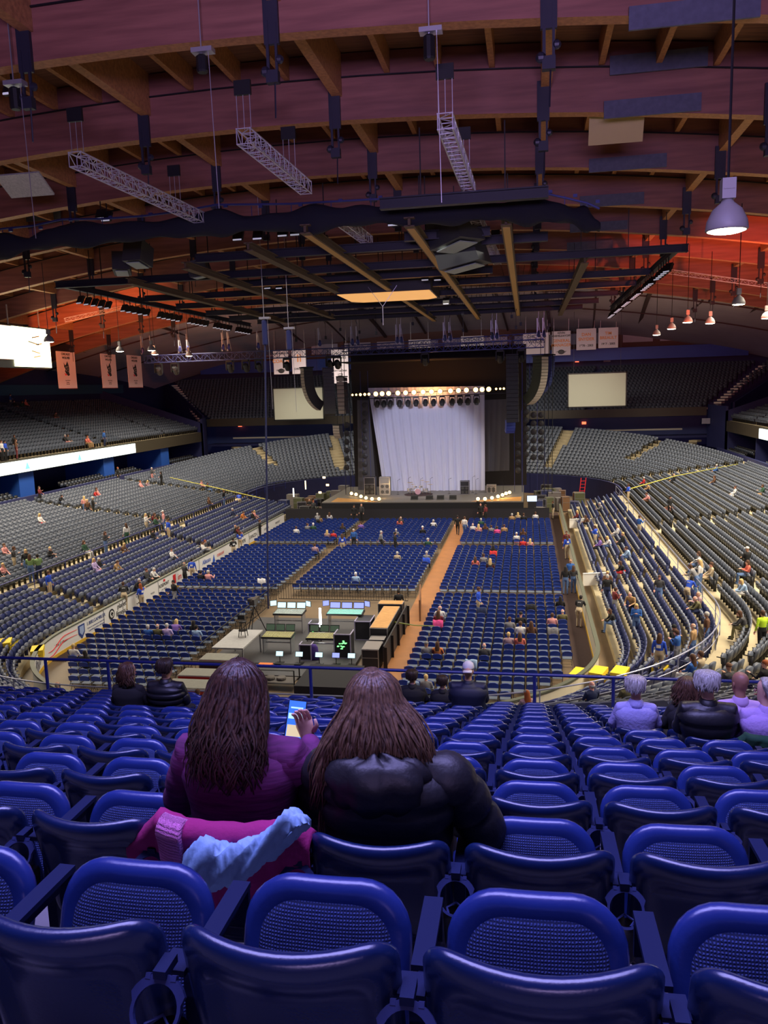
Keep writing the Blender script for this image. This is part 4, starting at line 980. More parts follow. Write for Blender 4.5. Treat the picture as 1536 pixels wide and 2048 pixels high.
for i,(hx,(pose,top,bot,hair,ht,x,y,g,rz),lb,reg,suf) in enumerate(PEOPLE):
    me,head,fd=BODY[pose]; s_=random.uniform(.96,1.03)
    o=link('person',me,None,(x,y,g),(0,0,rz)); o.scale=(s_,)*3
    for q,m_ in enumerate((SKINS[i%3],cm(top),cm(bot),M_BLK,mat('dark_eyes',(.03,.02,.02),.4),M_LIP)):
        o.material_slots[q].link='OBJECT'; o.material_slots[q].material=m_
    tag(o,f'{lb}, {reg}{suf}','person')
    hc={'cap':hair,'beanie':hair}.get(ht,HB.get(hair,hair)); hm=cm(hc) if hc in CLR else cm('grey')
    h=link({'cap':'cap','beanie':'beanie'}.get(ht,'hair'),HAIR[ht],o,tuple(head),(0,0,math.atan2(fd[1],fd[0])-PI/2)); h.material_slots[0].link='OBJECT'; h.material_slots[0].material=hm
    if top in('royal blue',) or (top=='black' and bot=='khaki'):
        pt=MB(); pt.box((0,-.145 if pose!='lean' else -.02,1.27),(.17,.012,.12)); pt.build('shirt_lettering',M_WHITE,o)
# ================================================================== STAGE
def thing(name,loc,label,cat,group=None,rz=0.): return empty(name,loc,label,cat,group,rz)
M_STG=mat('stage_deck_grey',(.16,.15,.14),.6,var=.2); M_WOOD=streak('stage_wood',(.40,.20,.06),(.62,.34,.12),(1,6,1),.45,.05)
M_WARMG=emis('warm_lamp_glass',(1,.55,.16),7); M_CASE=mat('road_case_black',(.02,.02,.024),.5); M_EDGE=mat('case_aluminium',(.5,.5,.52),.35,.8)
st=thing('stage',(0,77,0),'black fronted concert stage at the far end of the floor','stage')
b=MB(); b.bbox((-10.3,.0,0),(9.6,12.5,1.5)); b.build('skirt',M_DARK,st)
b=MB(); b.bbox((-10.3,0,1.5),(9.6,12.5,1.6)); b.build('deck',M_STG,st)
for s_,nm in ((-1,'l'),(1,'r')):
    b=MB(); b.prism([(s_*4.6,.1),(s_*9.4,.15),(s_*9.4,3.2),(s_*7.4,2.2),(s_*5.4,.9)][::s_],1.6,1.615,0,'z'); b.build('wood_apron',M_WOOD,st)
br=thing('crowd_barrier',(0,75.4,0),'long black crowd barrier between the floor chairs and the stage','barrier')
b=MB(); b.bbox((-13.6,-.06,0),(12.0,.06,1.15)); b.build('panel',mat('barrier_black',(.02,.02,.026),.5),br); b=MB(); b.tube((-13.6,0,1.17),(12,0,1.17),.04,6); b.build('handrail',M_BLK,br)
# curtain
def curtain(name,pts,y,m_,folds,amp,label,zt_add=0):
    tl,tr,br_,bl=[onY(px,py,y) for px,py in pts]; nx=150; nz=24; mb=MB(); vs=[]
    for side in (0,1):
        for j in range(nz+1):
            v=j/nz
            for i in range(nx+1):
                u=i/nx; top=tl*(1-u)+tr*u; bot=bl*(1-u)+br_*u; p=top*(1-v)+bot*v
                a=amp*(.35+.65*v)*(math.sin(u*folds*2*PI+1.2*math.sin(3*v+u*5))+.5*math.sin(u*folds*4.7*PI+v*2))
                vs.append((p[0]+.06*math.sin(u*31+v*3)*v,p[1]+a+side*.02,p[2]))
    k=nx+1; fs=[]
    for side in (0,1):
        o_=side*k*(nz+1)
        for j in range(nz):
            for i in range(nx):
                f=(o_+j*k+i,o_+j*k+i+1,o_+(j+1)*k+i+1,o_+(j+1)*k+i); fs.append(f if side else f[::-1])
    mb.add(vs,fs); o=mb.build(name,m_,smooth=True); return tag(o,label,'curtain')
M_CURT=mat('white_curtain_cloth',(.60,.60,.76),.85)
curtain('stage_curtain',((736,776),(969,772),(969,988),(768,990)),85.5,M_CURT,13,.13,'tall white curtain hanging at the back of the stage')
curtain('side_panel',((968,800),(1018,798),(1018,941),(968,943)),86.5,mat('dark_grey_screen',(.07,.065,.075),.6),2,.02,'dark grey panel hanging right of the white curtain')
curtain('side_panel',((714,800),(738,800),(752,985),(716,985)),86.5,mat('dark_grey_screen',(.05,.05,.06),.6),2,.02,'dark panel hanging left of the white curtain')
b=MB(); b.bbox((-9.6,89.8,1.6),(9.9,90,17)); b.bbox((-9.6,84,15.5),(9.9,89.8,15.6)); tag(b.build('backdrop',mat('black_backdrop',(.02,.015,.015),.9)),'black backdrop closing the rear of the stage','curtain')
spot('stage_curtain_wash',(-1,66,12),(-1.2,85.5,5.5),7000,(.78,.80,1.0),42,.5)
spot('stage_top_glow',(0,83,12.4),(0,88,15.5),900,(1,.42,.12),150)  # unseen spot added for the hazy orange glow on the backdrop
# lamp bar
lb=thing('lamp_bar',(0,82,12.2),'long bar of warm glowing round lamps above the white curtain','stage light')
A=onY(702,790,82);B=onY(1012,777,82); A-=np.array([0,82,12.2]);B-=np.array([0,82,12.2])
b=MB(); 
for dz in (0,-.45): b.tube(A+np.array([0,.1,dz]),B+np.array([0,.1,dz]),.04,6)
for i in range(26): 
    p=A+(B-A)*i/25; b.tube(p+np.array([0,.1,0]),p+np.array([0,.1,-.45]),.02,4)
b.build('bar_frame',M_BLK,lb)
for i,zx in enumerate((525,545,567,590,612,648,681,715,763,803,846,893,936,980,1033,1073,1113,1160,1192,1225,1262,1282,1300)):
    px=500+zx/2.56; r_=.10 if zx<560 or zx>1250 else (.13 if zx<630 else .22); t=(px-702)/310; p=A+(B-A)*t
    c=MB(); c.lathe([(r_*1.25,0),(r_*1.3,.06),(r_*.8,.3)],12,(p[0],p[1]-.02,p[2]),0,Matrix.Rotation(-PI/2,3,'X')); h=c.build('lamp_housing',M_BLK,lb)
    c=MB(); c.lathe([(r_*.2,-.06),(r_*.9,-.04),(r_*1.1,0),(r_,.02)],12,(p[0],p[1]-.02,p[2]),0,Matrix.Rotation(-PI/2,3,'X')); c.build('lamp_lens',M_WARMG,h)
def movinghead(loc,label,grp,tilt=.4,m_=None,s_=1.):
    e=thing('moving_head_light',loc,label,'stage light',grp); b=MB(); b.box((0,0,-.05*s_),(.3*s_,.3*s_,.12*s_)); b.box((-.17*s_,0,-.28*s_),(.04*s_,.14*s_,.4*s_)); b.box((.17*s_,0,-.28*s_),(.04*s_,.14*s_,.4*s_)); b.build('yoke',M_BLK,e)
    b=MB(); b.lathe([(.10,.16),(.14,.05),(.14,-.15),(.12,-.24)],12,(0,0,-.36*s_),0,Matrix.Rotation(tilt,3,'X')); b.V=[(v[0]*s_,v[1]*s_,(v[2]+.36*s_)*s_-.36*s_) for v in b.V]; b.build('lamp_head',m_ or M_CASE,e); return e
for i,zx in enumerate((650,685,718,765,808,850,898,940,984,1035,1075,1115,1160)):
    p=onY(500+zx/2.56,797-zx/90+7,82); movinghead((p[0],82,p[2]+.1),f'black moving light under the glowing lamp bar, {ordn(i+1)} from left','moving lights under the lamp bar',-.5,s_=1.7)
# stage truss with hoists
def truss_between(name,A,B,size,m_,label,bay=None,cat='truss',grp=None):
    A=np.array(A,float);B=np.array(B,float); d=B-A;L=np.linalg.norm(d); b=trussm(L,size,bay or size,max(.02,size*.06)); o=b.build(name,m_,None,tuple(A)); o.rotation_euler=Vector(d).to_track_quat('X','Z').to_euler(); return tag(o,label,cat,grp)
M_TRB=mat('blue_black_truss',(.04,.05,.17),.4,.5); M_ALU=mat('aluminium_truss',(.66,.66,.74),.35,.6)
truss_between('rigging_truss',(-29.5,80,16.45),(11.6,80,16.5),.75,M_TRB,'dark blue box truss spanning above the front of the stage',.8)
truss_between('rigging_truss',(-9,83,16.9),(11.6,83,17.4),.6,M_TRB,'second dark truss behind the front one over the stage',.7)
for i,px in enumerate((285,303,360,376,447,458,517,640,705,716,795,803,890,901,985,994,1077,1088)):
    p=onY(px,700,80); e=thing('chain_hoist',(p[0],80,17),f'chain hoist with steel cable above the stage truss, {ordn(i+1)} from left','hoist','hoists along the stage truss')
    b=MB(); b.tube((0,0,.3),(0,0,za(p[0])-17+.2),.018,4); b.tube((.25,0,0),(0,0,1.6),.012,4); b.tube((-.25,0,0),(0,0,1.6),.012,4); b.build('cable',M_STEEL,e); b=MB(); b.lathe([(.12,0),(.15,.1),(.15,.45),(.1,.6)],8,(0,0,.1)); b.box((0,0,.3),(.34,.2,.22)); b.build('motor',M_TRB,e)
    b=MB(); b.tube((-.12,0,0),(-.12,0,1.9),.05,6); b.build('pillar',M_ALU,e)
for i,(px,py) in enumerate(((317,735),(350,735),(460,733),(492,735),(518,733),(575,745),(660,735),(675,738),(850,715),(1000,712),(1042,700))):
    p=onY(px,py,80); movinghead((p[0],80,16.1),f'black spotlight hanging under the stage truss, {ordn(i+1)} from left','spotlights under the stage truss',.7,s_=2.2)
# speaker arrays
def speakers(name,top,n,bw,bh,bd,facing,curl,label,grp=None,m_=None,m2=None):
    e=thing(name,top,label,'loudspeaker',grp,facing); y=0.;z=0.;a=0.
    M1=m_ or mat('speaker_black',(.022,.022,.026),.5); M2=m2 or mat('speaker_grille',(.42,.36,.30),.7)
    for i in range(n):
        a=curl*(i/(n-1))**2.0 if n>1 else 0; R=Matrix.Rotation(-a,3,'X'); c=R@Vector((0,-bd/2,-bh/2)); c=(c[0],c[1]+y,c[2]+z)
        b=MB(); b.box(c,(bw,bd,bh*.93),0,R); f=R@Vector((0,.005,-bh/2)); s_=b.build('speaker_box',M1,e)
        g=MB(); g.box((f[0],f[1]+y,f[2]+z),(bw*.94,.02,bh*.86),0,R); g.build('grille',M2,s_)
        st_=R@Vector((0,0,-bh)); y+=st_[1]; z+=st_[2]
    b=MB(); b.box((0,-bd/2,.08),(bw*1.05,bd*1.2,.12)); b.tube((0,-bd/2,.1),(0,-bd/2,2.),.03,5); b.build('flying_frame',M_BLK,e); return e
p=onY(600,737,79); speakers('speaker_array',(p[0]+.2,79,p[2]),16,1.25,.30,.95,PI*.68,1.05,'large curved speaker array hanging left of the stage')
p=onY(1092,713,79); speakers('speaker_array',(p[0]-.1,79,p[2]),17,1.25,.30,.95,-PI*.68,1.05,'large curved speaker array hanging right of the stage',None,mat('speaker_green',(.04,.05,.03),.6))
p=onY(1100,711,82); speakers('speaker_array',(p[0]+.3,82,p[2]),14,1.2,.30,.7,-PI*.6,.9,'blue lit curved speaker array behind the right one',None,mat('speaker_blue_light',(.02,.03,.14),.5),mat('speaker_blue_light',(.02,.03,.14),.5))  # blue light put into the cabinet and grille colour
p=onY(654,738,79); speakers('speaker_array',(p[0],79.3,p[2]),13,1.1,.36,.8,PI*.1,.25,'tall straight speaker column just right of the left array',None,None,mat('speaker_navy',(.02,.022,.035),.6))
p=onY(1024,711,79); speakers('speaker_array',(p[0],79,p[2]),16,1.15,.40,.8,-PI*.02+PI,.05,'tall straight dark speaker column left of the right array',None,None,mat('speaker_navy',(.02,.022,.035),.6))
p=onY(680,755,82); speakers('speaker_array',(p[0],82,p[2]),9,.9,.42,.7,PI*.9,.15,'short speaker column beside the left stage arrays')
p=onY(672,857,80); speakers('small_speaker_array',(p[0],80,p[2]+.3),5,.9,.28,.5,PI*.85,.6,'small tilted five box speaker array low on the left of stage')
p=onY(1022,846,80); speakers('small_speaker_array',(p[0],80,p[2]+.3),5,.9,.28,.5,PI*1.1,.6,'small blue lit speaker array low on the right of stage',None,mat('speaker_blue_light2',(.03,.05,.34),.4),mat('speaker_blue_light3',(.03,.05,.3),.4))  # box and grille colours carry the blue light
for i,(x0,y0,nr,nc) in enumerate(((1067,830,6,2),(1036,890,4,1),(693,850,6,1),(729,700+110,9,1),(1052,790,8,1))):
    e=thing('lamp_ladder',(0,83,0),('double ladder of dark round lamps right of the stage','short ladder of dark lamps beside the grey panel','ladder of dark lamps left of the backdrop','tall ladder of dark lamps beside the curtain left edge','tall ladder of dark lamps right of speaker column')[i],'stage light')
    for c_ in range(nc):
        for r_ in range(nr):
            p=onY(x0+15*c_,y0+17*r_,83); b=MB(); b.lathe([(.12,0),(.30,.05),(.32,.12),(.2,.34)],10,(p[0],0,p[2]),0,Matrix.Rotation(-PI/2,3,'X')); b.build('lamp',M_CASE,e)
    b=MB()
    for c_ in range(nc+1):
        p=onY(x0+15*(c_-.5),y0-10,83); b.tube((p[0],.1,p[2]+3),(p[0],.1,1.7),.03,4)
    b.build('ladder_frame',M_TRB,e)
for i,px in enumerate((1106,1098,690,700,1090)):
    p=onY(px,740,81.5+i*.2); q=onY(px-(2 if px>1000 else -2),990,81.5+i*.2); b=MB(); o=b.tube((0,0,0),(q[0]-p[0],0,1.7-18),.035,5).build('hanging_cable',M_BLK,None,(p[0],p[1],18)); tag(o,f'dark cable dropping beside the stage, {ordn(i+1)} of the bunch','cable','cables beside the stage')
# footlights
k=0
for pts,nm in (((( 703,987),(712,989),(722,993),(732,996),(744,998),(758,998)),'left'),(((956,998),(970,998),(984,996),(996,993),(1005,990),(1012,987),(1019,985)),'right')):
    for i,(px,py) in enumerate(pts):
        p=onZ(px,py,1.85); e=thing('footlight',(p[0],p[1],1.6),f'glowing round footlight on the {nm} stage apron, {ordn(i+1)} from left','stage light','footlights along the stage apron')
        b=MB(); b.lathe([(.16,0),(.1,.06),(.05,.14)],10); b.build('base',M_BLK,e); b=MB(); b.ball((0,0,.26),.17,10); b.build('bulb',emis('footlight_glow',(1,.62,.22),8),e)
    spot('footlight_glow_'+nm,(p[0]-(1 if nm=='right' else 0.5),79,2.6),(p[0],80,1.6),160,(1,.6,.2),140)
def micstand(x,y,z,h,label):
    e=thing('microphone_stand',(x,y,z),label,'microphone stand','microphone stands on the stage'); b=MB(); b.lathe([(.16,0),(.15,.02),(.02,.03)],10); b.tube((0,0,0),(0,0,h),.014,5); b.build('stand',M_BLK,e); b=MB(); b.tube((0,0,h),(.22,-.12,h+.12),.014,5); b.ball((.24,-.13,h+.13),.035,6); b.build('microphone',M_BLK,e)
for i,px in enumerate((795,815,838,860,896,943,951,1006)):
    p=onZ(px,990,1.6); micstand(p[0],82.5+(i%3)*.5,1.6,1.5+.15*(i%2),f'slim black microphone stand on stage, {ordn(i+1)} from left')
def cab(name,px,py,w_,h_,d_,label,m_=M_CASE,z=1.6,y=None,cat='amplifier',face=M_EDGE):
    p=onZ(px,py,z) if y is None else onY(px,py,y); e=thing(name,(p[0],p[1],z),label,cat); b=MB(); b.box((0,0,h_/2),(w_,d_,h_)); b.build('cabinet',m_,e); b=MB()
    for s_ in (-1,1): b.box((s_*w_*.46,-d_/2-.01,h_/2),(.05,.03,h_)); 
    b.box((0,-d_/2-.01,h_-.03),(w_,.03,.05)); b.box((0,-d_/2-.01,.03),(w_,.03,.05)); b.box((0,-d_/2-.01,h_*.62),(w_,.02,.03)); b.build('edging',face,e)
    for q in range(4): b=MB(); b.lathe([(w_*.16,0),(w_*.15,.02),(w_*.04,.01)],10,((-.22+.44*(q%2))*w_,-d_/2-.01,h_*(.18+.3*(q//2))),0,Matrix.Rotation(PI/2,3,'X')); b.build('speaker_cone',mat('cone_grey',(.06,.06,.06),.6),e)
    return e
cab('amplifier_rack',741,985,1.2,1.9,.8,'tall black equipment rack with pale frame at the left of the stage',y=82.5)
cab('guitar_amplifier',771,988,1.15,1.9,.7,'grey amplifier stack in front of the curtain left side',mat('grey_cab',(.22,.21,.20),.6),y=82.5)
cab('guitar_amplifier',930,990,.95,1.4,.7,'black amplifier stack in front of the curtain right side',y=82.5)
cab('road_case',983,985,1.0,.8,.7,'low metal case standing right of the curtain on stage',mat('grey_metal',(.25,.23,.22),.5,.4),y=84,cat='case')
# drum kit
dr=thing('drum_kit',(onZ(834,992,1.6)[0],82.4,1.6),'silver drum kit with cymbals at the centre of the stage','drum kit')
b=MB(); b.lathe([(.32,-.2),(.34,-.19),(.34,.19),(.32,.2)],18,(0,-.2,.36),0,Matrix.Rotation(PI/2,3,'X')); bd=b.build('bass_drum',mat('drum_chrome',(.6,.6,.66),.25,.8),dr); b=MB(); b.lathe([(.3,0),(.3,.01)],18,(0,-.41,.36),0,Matrix.Rotation(PI/2,3,'X')); b.build('drum_head',mat('drum_head_rose',(.45,.25,.3),.5),bd)
for x,y,z,r_,h_ in ((-.28,-.1,.85,.17,.2),(.28,-.1,.85,.18,.22),(-.62,.2,.6,.2,.16),(.75,.1,.45,.26,.4),(-.95,0,.5,.22,.35)):
    b=MB(); b.lathe([(r_,0),(r_*1.03,.01),(r_*1.03,h_-.01),(r_,h_)],14,(x,y,z-h_/2)); b.tube((x,y,0),(x,y,z-h_/2),.015,4); b.build('drum',mat('drum_chrome',(.6,.6,.66),.25,.8),dr)
for x,y,z,r_ in ((-.9,.3,1.25,.3),(.85,.3,1.3,.3),(-.55,-.1,1.1,.2),(1.25,.1,1.05,.28),(.4,.5,1.45,.24)):
    b=MB(); b.lathe([(.03,.03),(r_*.5,.015),(r_,0),(r_,-.005)],16,(x,y,z)); b.tube((x,y,0),(x,y,z),.012,4); b.build('cymbal',mat('cymbal_brass',(.7,.5,.2),.3,.9),dr)
b=MB(); b.lathe([(1.5,0),(1.5,.03)],20,(0,.1,0)); b.build('rug',mat('dark_rug',(.03,.012,.015),.9),dr)
for i,px in enumerate((828,858,905,880)):
    p=onZ(px,1000,1.6); e=thing('floor_wedge',(p[0],78.6,1.6),f'black wedge monitor at the front of the stage, {ordn(i+1)} from left','loudspeaker','wedge monitors along the stage'); b=MB(); b.prism([(-.3,0),(.3,0),(.3,.4),(.1,.42)],-.35,.35,0,'x'); b.build('cabinet',M_CASE,e); b=MB(); b.box((0,-.1,.22),(.6,.02,.3),0,Matrix.Rotation(-.8,3,'X')); b.build('grille',M_BLK,e)
# equipment beside the stage
random.seed(21)
def roadcase(loc,dm,label,rz=0.,m_=None,grp=None,top=None,z=0):
    e=thing('road_case',(loc[0],loc[1],z),label,'case',grp,rz); w_,d_,h_=dm; b=MB(); b.box((0,0,h_/2+.08),(w_,d_,h_)); b.build('case_body',m_ or M_CASE,e); b=MB()
    for sx in (-1,1):
        for sy in (-1,1): b.box((sx*w_/2,sy*d_/2,h_/2+.08),(.035,.035,h_+.01))
        b.box((sx*w_/2,0,h_+.08),(.035,d_,.035)); b.box((0,sx*d_/2,h_+.08),(w_,.035,.035)); b.box((0,sx*d_/2,.09),(w_,.035,.03)); b.box((0,sx*d_/2,h_*.6+.08),(w_,.03,.025))
    b.build('metal_edging',M_EDGE,e); b=MB()
    for sx in (-1,1):
        for sy in (-1,1): b.lathe([(.05,-.02),(.05,.02)],8,(sx*w_*.38,sy*d_*.36,.05),0,Matrix.Rotation(PI/2,3,'Y'))
    b.build('castors',M_BLK,e)
    if top is not None: b=MB(); b.box((0,0,h_+.10),(w_*.98,d_*.98,.03)); b.build('case_top',top,e)
    return e
kinds=[('black road case',M_CASE),('grey metal trunk',mat('grey_metal',(.25,.23,.22),.5,.4)),('olive equipment trunk',mat('olive_trunk',(.10,.11,.05),.6)),('dark blue equipment trunk',mat('blue_trunk',(.02,.03,.12),.6)),('brown wooden crate',mat('brown_crate',(.18,.09,.04),.7))]
for i in range(44):
    rt=i%2; x=(-11.2-random.random()*6) if not rt else (10.6+random.random()*6.5); y=77.5+(i//2)*.75+random.random()*.3; z=0
    if rt and x>12.6 and y<80: x=10.6+random.random()
    if not rt and x<-12.9 and y<80: x=-11.6-random.random()
    lim=3.2+math.sqrt(max(0,12.2**2-max(0,y-82)**2)); x=math.copysign(min(abs(x),lim),x)
    if abs(x)<10.7: continue
    kn,km=kinds[i%5]; w_=random.uniform(.6,1.3);h_=random.uniform(.6,1.5)
    roadcase((x,y),(w_,.7,h_),f"{kn} in the gear {'right' if rt else 'left'} of the stage, {ordn(i//2+1)} from the front",random.uniform(-.3,.3),km,'gear beside the stage')
for i,(px,py,h) in enumerate(((587,985,1.2),(611,970,1.2),(640,985,1.6),(655,970,1.0),(648,955,1.0))):
    p=onY(px,py,79+i*.6); o=MB().box((0,0,0),(.1 if i<2 else .3,.06,.9 if i<2 else .2)).build('work_light',emis('work_light_amber' if i else 'work_light_white',(1,.75,.35) if i else (1,.95,.8),5),None,tuple(p)); tag(o,f'small lit work light in the gear left of the stage, {ordn(i+1)} nearest','lamp')
p=onY(1064,997,77.6); e=thing('video_monitor',(p[0],77.6,p[2]),'pale lit video monitor on the gear right of the stage','screen'); b=MB(); b.box((0,0,0),(1.0,.08,.65)); b.build('housing',M_CASE,e); b=MB(); b.box((0,-.05,0),(.92,.01,.56)); b.build('screen',emis('pale_screen',(.75,.85,1),1.2),e); b=MB(); b.box((0,.1,-p[2]/2-.1),(.8,.4,p[2]-.45)); b.build('stand',M_CASE,e)
e=thing('ladder_rack',(15.6,87,0),'red folding ladder leaning in the corner right of the stage','ladder'); b=MB()
for s_ in (-.25,.25): b.tube((s_,0,0),(s_+.3,.5,2.6),.045,5)
for q in range(7): b.tube((-.25+.3*q/7,.5*q/7,.2+2.4*q/7),(.25+.3*q/7,.5*q/7,.2+2.4*q/7),.03,5)
b.build('ladder',M_RED,e)
# ================================================================== SCREENS, BANNERS, LED
M_SCR=mat('projection_screen',(.46,.46,.37),.8,emit=(.5,.5,.4),es=.0)
def flat(name,c0,c1,y,m_,label,cat,frame=None):
    A=onY(*c0,y);B=onY(*c1,y); w_=B[0]-A[0];h_=A[2]-B[2]; e=thing(name,((A[0]+B[0])/2,y,(A[2]+B[2])/2),label,cat); b=MB(); b.box((0,0,0),(w_,.06,h_)); b.build('screen_cloth' if frame else 'banner_cloth',m_,e)
    if frame: b=MB(); [b.box((s_*w_/2,0,0),(.14,.16,h_+.2)) for s_ in (-1,1)]; [b.box((0,0,s_*h_/2),(w_+.2,.16,.14)) for s_ in (-1,1)]; b.build('frame',frame,e); b=MB(); [b.tube((s_*w_*.4,0,h_/2),(s_*w_*.4,0,h_/2+7.6),.02,4) for s_ in (-1,1)]; b.build('cables',M_BLK,e)
    return e,w_,h_
flat('projection_screen',(546,777),(648,838),104.5,M_SCR,'blank beige projection screen hanging left of the stage','screen',M_BLK)
flat('projection_screen',(1136,748),(1252,812),104.5,M_SCR,'blank beige projection screen hanging right of the stage','screen',M_BLK)
area('added_screen_fill_right',(18.5,96,17),(18.5,104,11),6,1,32,(1,.96,.8),1.2); area('added_screen_fill_left',(-20,97,13),(-20,104,10.5),6,1,26,(1,.96,.8),1.2)  # unseen area lamps added to brighten the two screens
M_BAN=mat('banner_white',(.70,.62,.70),.8); M_ORG=mat('banner_orange',(.75,.27,.07),.7)
def banner(c0,c1,y,label,lines,emb=False):
    e,w_,h_=flat('hanging_banner',c0,c1,y,M_BAN,label,'banner')
    for (t,sz,zz,m_) in lines: text(t,sz*h_,(0,-.04,zz*h_),(PI/2,0,0),m_,e,'lettering',.004,min(1.,w_*1.45/(max(len(t),1)*sz*h_*.9)),bold=.012)
    if emb: b=MB(); b.ball((0,-.04,-.36*h_),.11*h_,8,0,(1.3,.1,.9)); b.build('emblem',M_INK,e)
    b=MB(); b.tube((-w_*.4,0,h_/2),(-w_*.4,0,h_/2+2.4),.015,4); b.tube((w_*.4,0,h_/2),(w_*.4,0,h_/2+2.4),.015,4); b.build('cables',M_STEEL,e)
banner((1104,663),(1141,710),112,'white banner with orange words and a small emblem, nearest the right array',[('KEVIN',.11,.42,M_INK),('CHEVELDAYOFF',.11,.30,M_INK),('GENERAL',.17,.10,M_ORG),('MANAGER',.17,-.08,M_ORG),('1997     2009',.08,-.36,M_INK)],True)
banner((1153,658),(1192,699),112,'white banner lettered DAN in orange with dates',[('DAN',.2,.22,M_ORG),('SNYDER',.2,.0,M_ORG),('1978 - 2003',.14,-.30,M_INK)])
banner((1197,656),(1236,695),112,'white banner lettered TIM in orange with dates, rightmost',[('TIM',.2,.22,M_ORG),('BREAULT',.2,.0,M_ORG),('1967 - 2005',.14,-.30,M_INK)])
banner((546,701),(578,748),100,'white banner lettered COACH in orange, left of the stage',[('JOHN ANDERSON',.11,.36,M_INK),('COACH',.2,.04,M_ORG),('1997    2013',.09,-.34,M_INK)],True)
banner((583,699),(614,747),100,'white banner with an orange numeral, beside the left array',[('II',.44,.12,M_ORG),('CHICAGO',.1,-.3,M_INK)])
banner((662,700),(698,766),100,'white division title banner behind the left speaker column',[('CHICAGO',.1,.38,M_INK),('WOLVES',.1,.26,M_INK),('Turner Cup Champs',.08,-.12,M_INK),('1998',.08,-.24,M_INK)],True)
for i,(x0,y0,x1,y1) in enumerate(((817,680,862,720),(922,673,968,713),(1046,667,1100,707))):
    banner((x0,y0),(x1,y1),112,'white title banner hanging behind the stage truss, %s from left'%ordn(i+1),[('CHICAGO',.2,.33,M_INK),('WOLVES',.2,.08,M_INK)])
def banner_left(px0,px1,pt,pb,label,line):
    A=onX(px0,pt,-36);B=onX(px1,pb,-36); y0,y1=A[1],onX(px1,pt,-36)[1]; zt=A[2];zb=B[2]; w_=y1-y0;h_=zt-zb
    e=thing('hanging_banner',(-36,(y0+y1)/2,(zt+zb)/2),label,'banner','tall wolf banners over the left stand'); b=MB(); b.box((0,0,0),(.05,w_,h_)); b.build('banner_cloth',mat('banner_pink_light',(.80,.62,.66),.8),e); b=MB(); b.box((.01,0,-h_/2),(.08,w_,.07)); b.build('bottom_bar',mat('bar_maroon',(.25,.05,.05),.6),e)  # pink light put into the banner cloth colour
    R_=(PI/2,0,PI/2)
    for t,sz,zz in (('CHICAGO',.082,.43),('WOLVES',.085,.33),(line,.032,-.28),('Champions',.032,-.33),('2001-2002',.032,-.38)): text(t,sz*h_,(.035,0,zz*h_),R_,M_INK,e,'lettering',.004,1.12,bold=.012 if sz>.05 else 0)
    b=MB(); S=h_*.17; o_=.10*0
    b.prism([(y*S,z*S+.03*h_) for y,z in ((-.75,1.0),(-.45,.55),(-.1,.75),(.25,1.25),(.55,.7),(.7,.0),(.55,-.5),(.75,-.95),(.2,-1.1),(-.25,-.75),(-.6,-.35),(-.35,-.05),(-.7,.35))],.03,.04,0,'x'); b.build('wolf_head_emblem',M_INK,e)
    b=MB()
    for (y,z,r_) in ((-.2,.3,.14),(.2,.35,.12),(-.2,-.25,.12),(.3,-.35,.1),(.05,.0,.1),(.4,.0,.08)): b.ball((.045,y*S,z*S+.03*h_),r_*S,6,0,(.1,1,.8))
    b.build('emblem_highlight',mat('emblem_grey',(.5,.48,.5),.6),e)
    b=MB(); b.path([(.045,-.75*S,-.65*S+.03*h_),(.045,-.45*S,-.95*S+.03*h_),(.045,-.05*S,-.9*S+.03*h_)],[.01,.08,.03],5); b.build('red_stroke',M_RED,e)
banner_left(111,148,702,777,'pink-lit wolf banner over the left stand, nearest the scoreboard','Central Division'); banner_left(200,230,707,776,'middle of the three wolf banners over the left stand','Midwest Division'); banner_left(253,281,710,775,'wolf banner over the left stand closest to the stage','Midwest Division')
# LED ribbon and board
y0=40.;y1=onX(270,895,-33.75)[1]
e=thing('led_ribbon',(-33.75,(y0+y1)/2,6.88),'glowing white LED ribbon along the front of the left upper deck','led display'); b=MB(); b.box((0,0,0),(.12,y1-y0,1.02)); b.build('display',emis('led_white',(.86,1,.93),3.2),e)
for q in (-6,2,10.5):
    b=MB(); b.prism([(q-.35,-.3),(q+.35,-.3),(q,.35)],.065,.08,0,'x'); b.build('triangle_mark',emis('led_teal',(.25,.75,.85),1.6),e)
yr=onX(1519,868,33.75)[1]; e=thing('led_ribbon',(33.75,(y0+yr)/2,6.88),'glowing LED ribbon along the right upper deck at the picture edge','led display'); b=MB(); b.box((0,0,0),(.12,yr-y0,1.02)); b.build('display',emis('led_white',(.86,1,.93),3.2),e)
X0=-29.; A=onX(97,660,X0);Bm=onX(97,735,X0);L_=onX(22,656,X0)
e=thing('scoreboard',(X0,A[1],(A[2]+Bm[2])/2),'bright white and yellow LED scoreboard panel hanging on the left','led display'); hh=A[2]-Bm[2]
b=MB(); b.box((-.25,-(A[1]-48)/2,0),(.4,A[1]-48,hh+.2)); b.build('housing',M_BLK,e)
b=MB(); b.box((0,(L_[1]-A[1])/2,0),(.06,A[1]-L_[1]-.1,hh)); b.build('display',emis('led_yellow_white',(1,.95,.55),6),e)
b=MB(); b.box((0,(L_[1]-A[1])-(L_[1]-48)/2,.25),(.06,L_[1]-48,hh*.82)); b.build('display',emis('led_rose',(1,.62,.42),3.2),e)
for q,(dy,dz,w_) in enumerate(((-2.0,.85,1.0),(-2.3,.35,1.4),(-1.6,.3,.8),(-2.1,-.35,1.1),(-2.,-.7,.9))): b=MB(); b.box((.05,dy,dz),(.03,w_,.09),0,Matrix.Rotation(.15*(-1)**q,3,'X')); b.build('outline_emblem',mat('led_dark_line',(.3,.25,.1),.5),e)
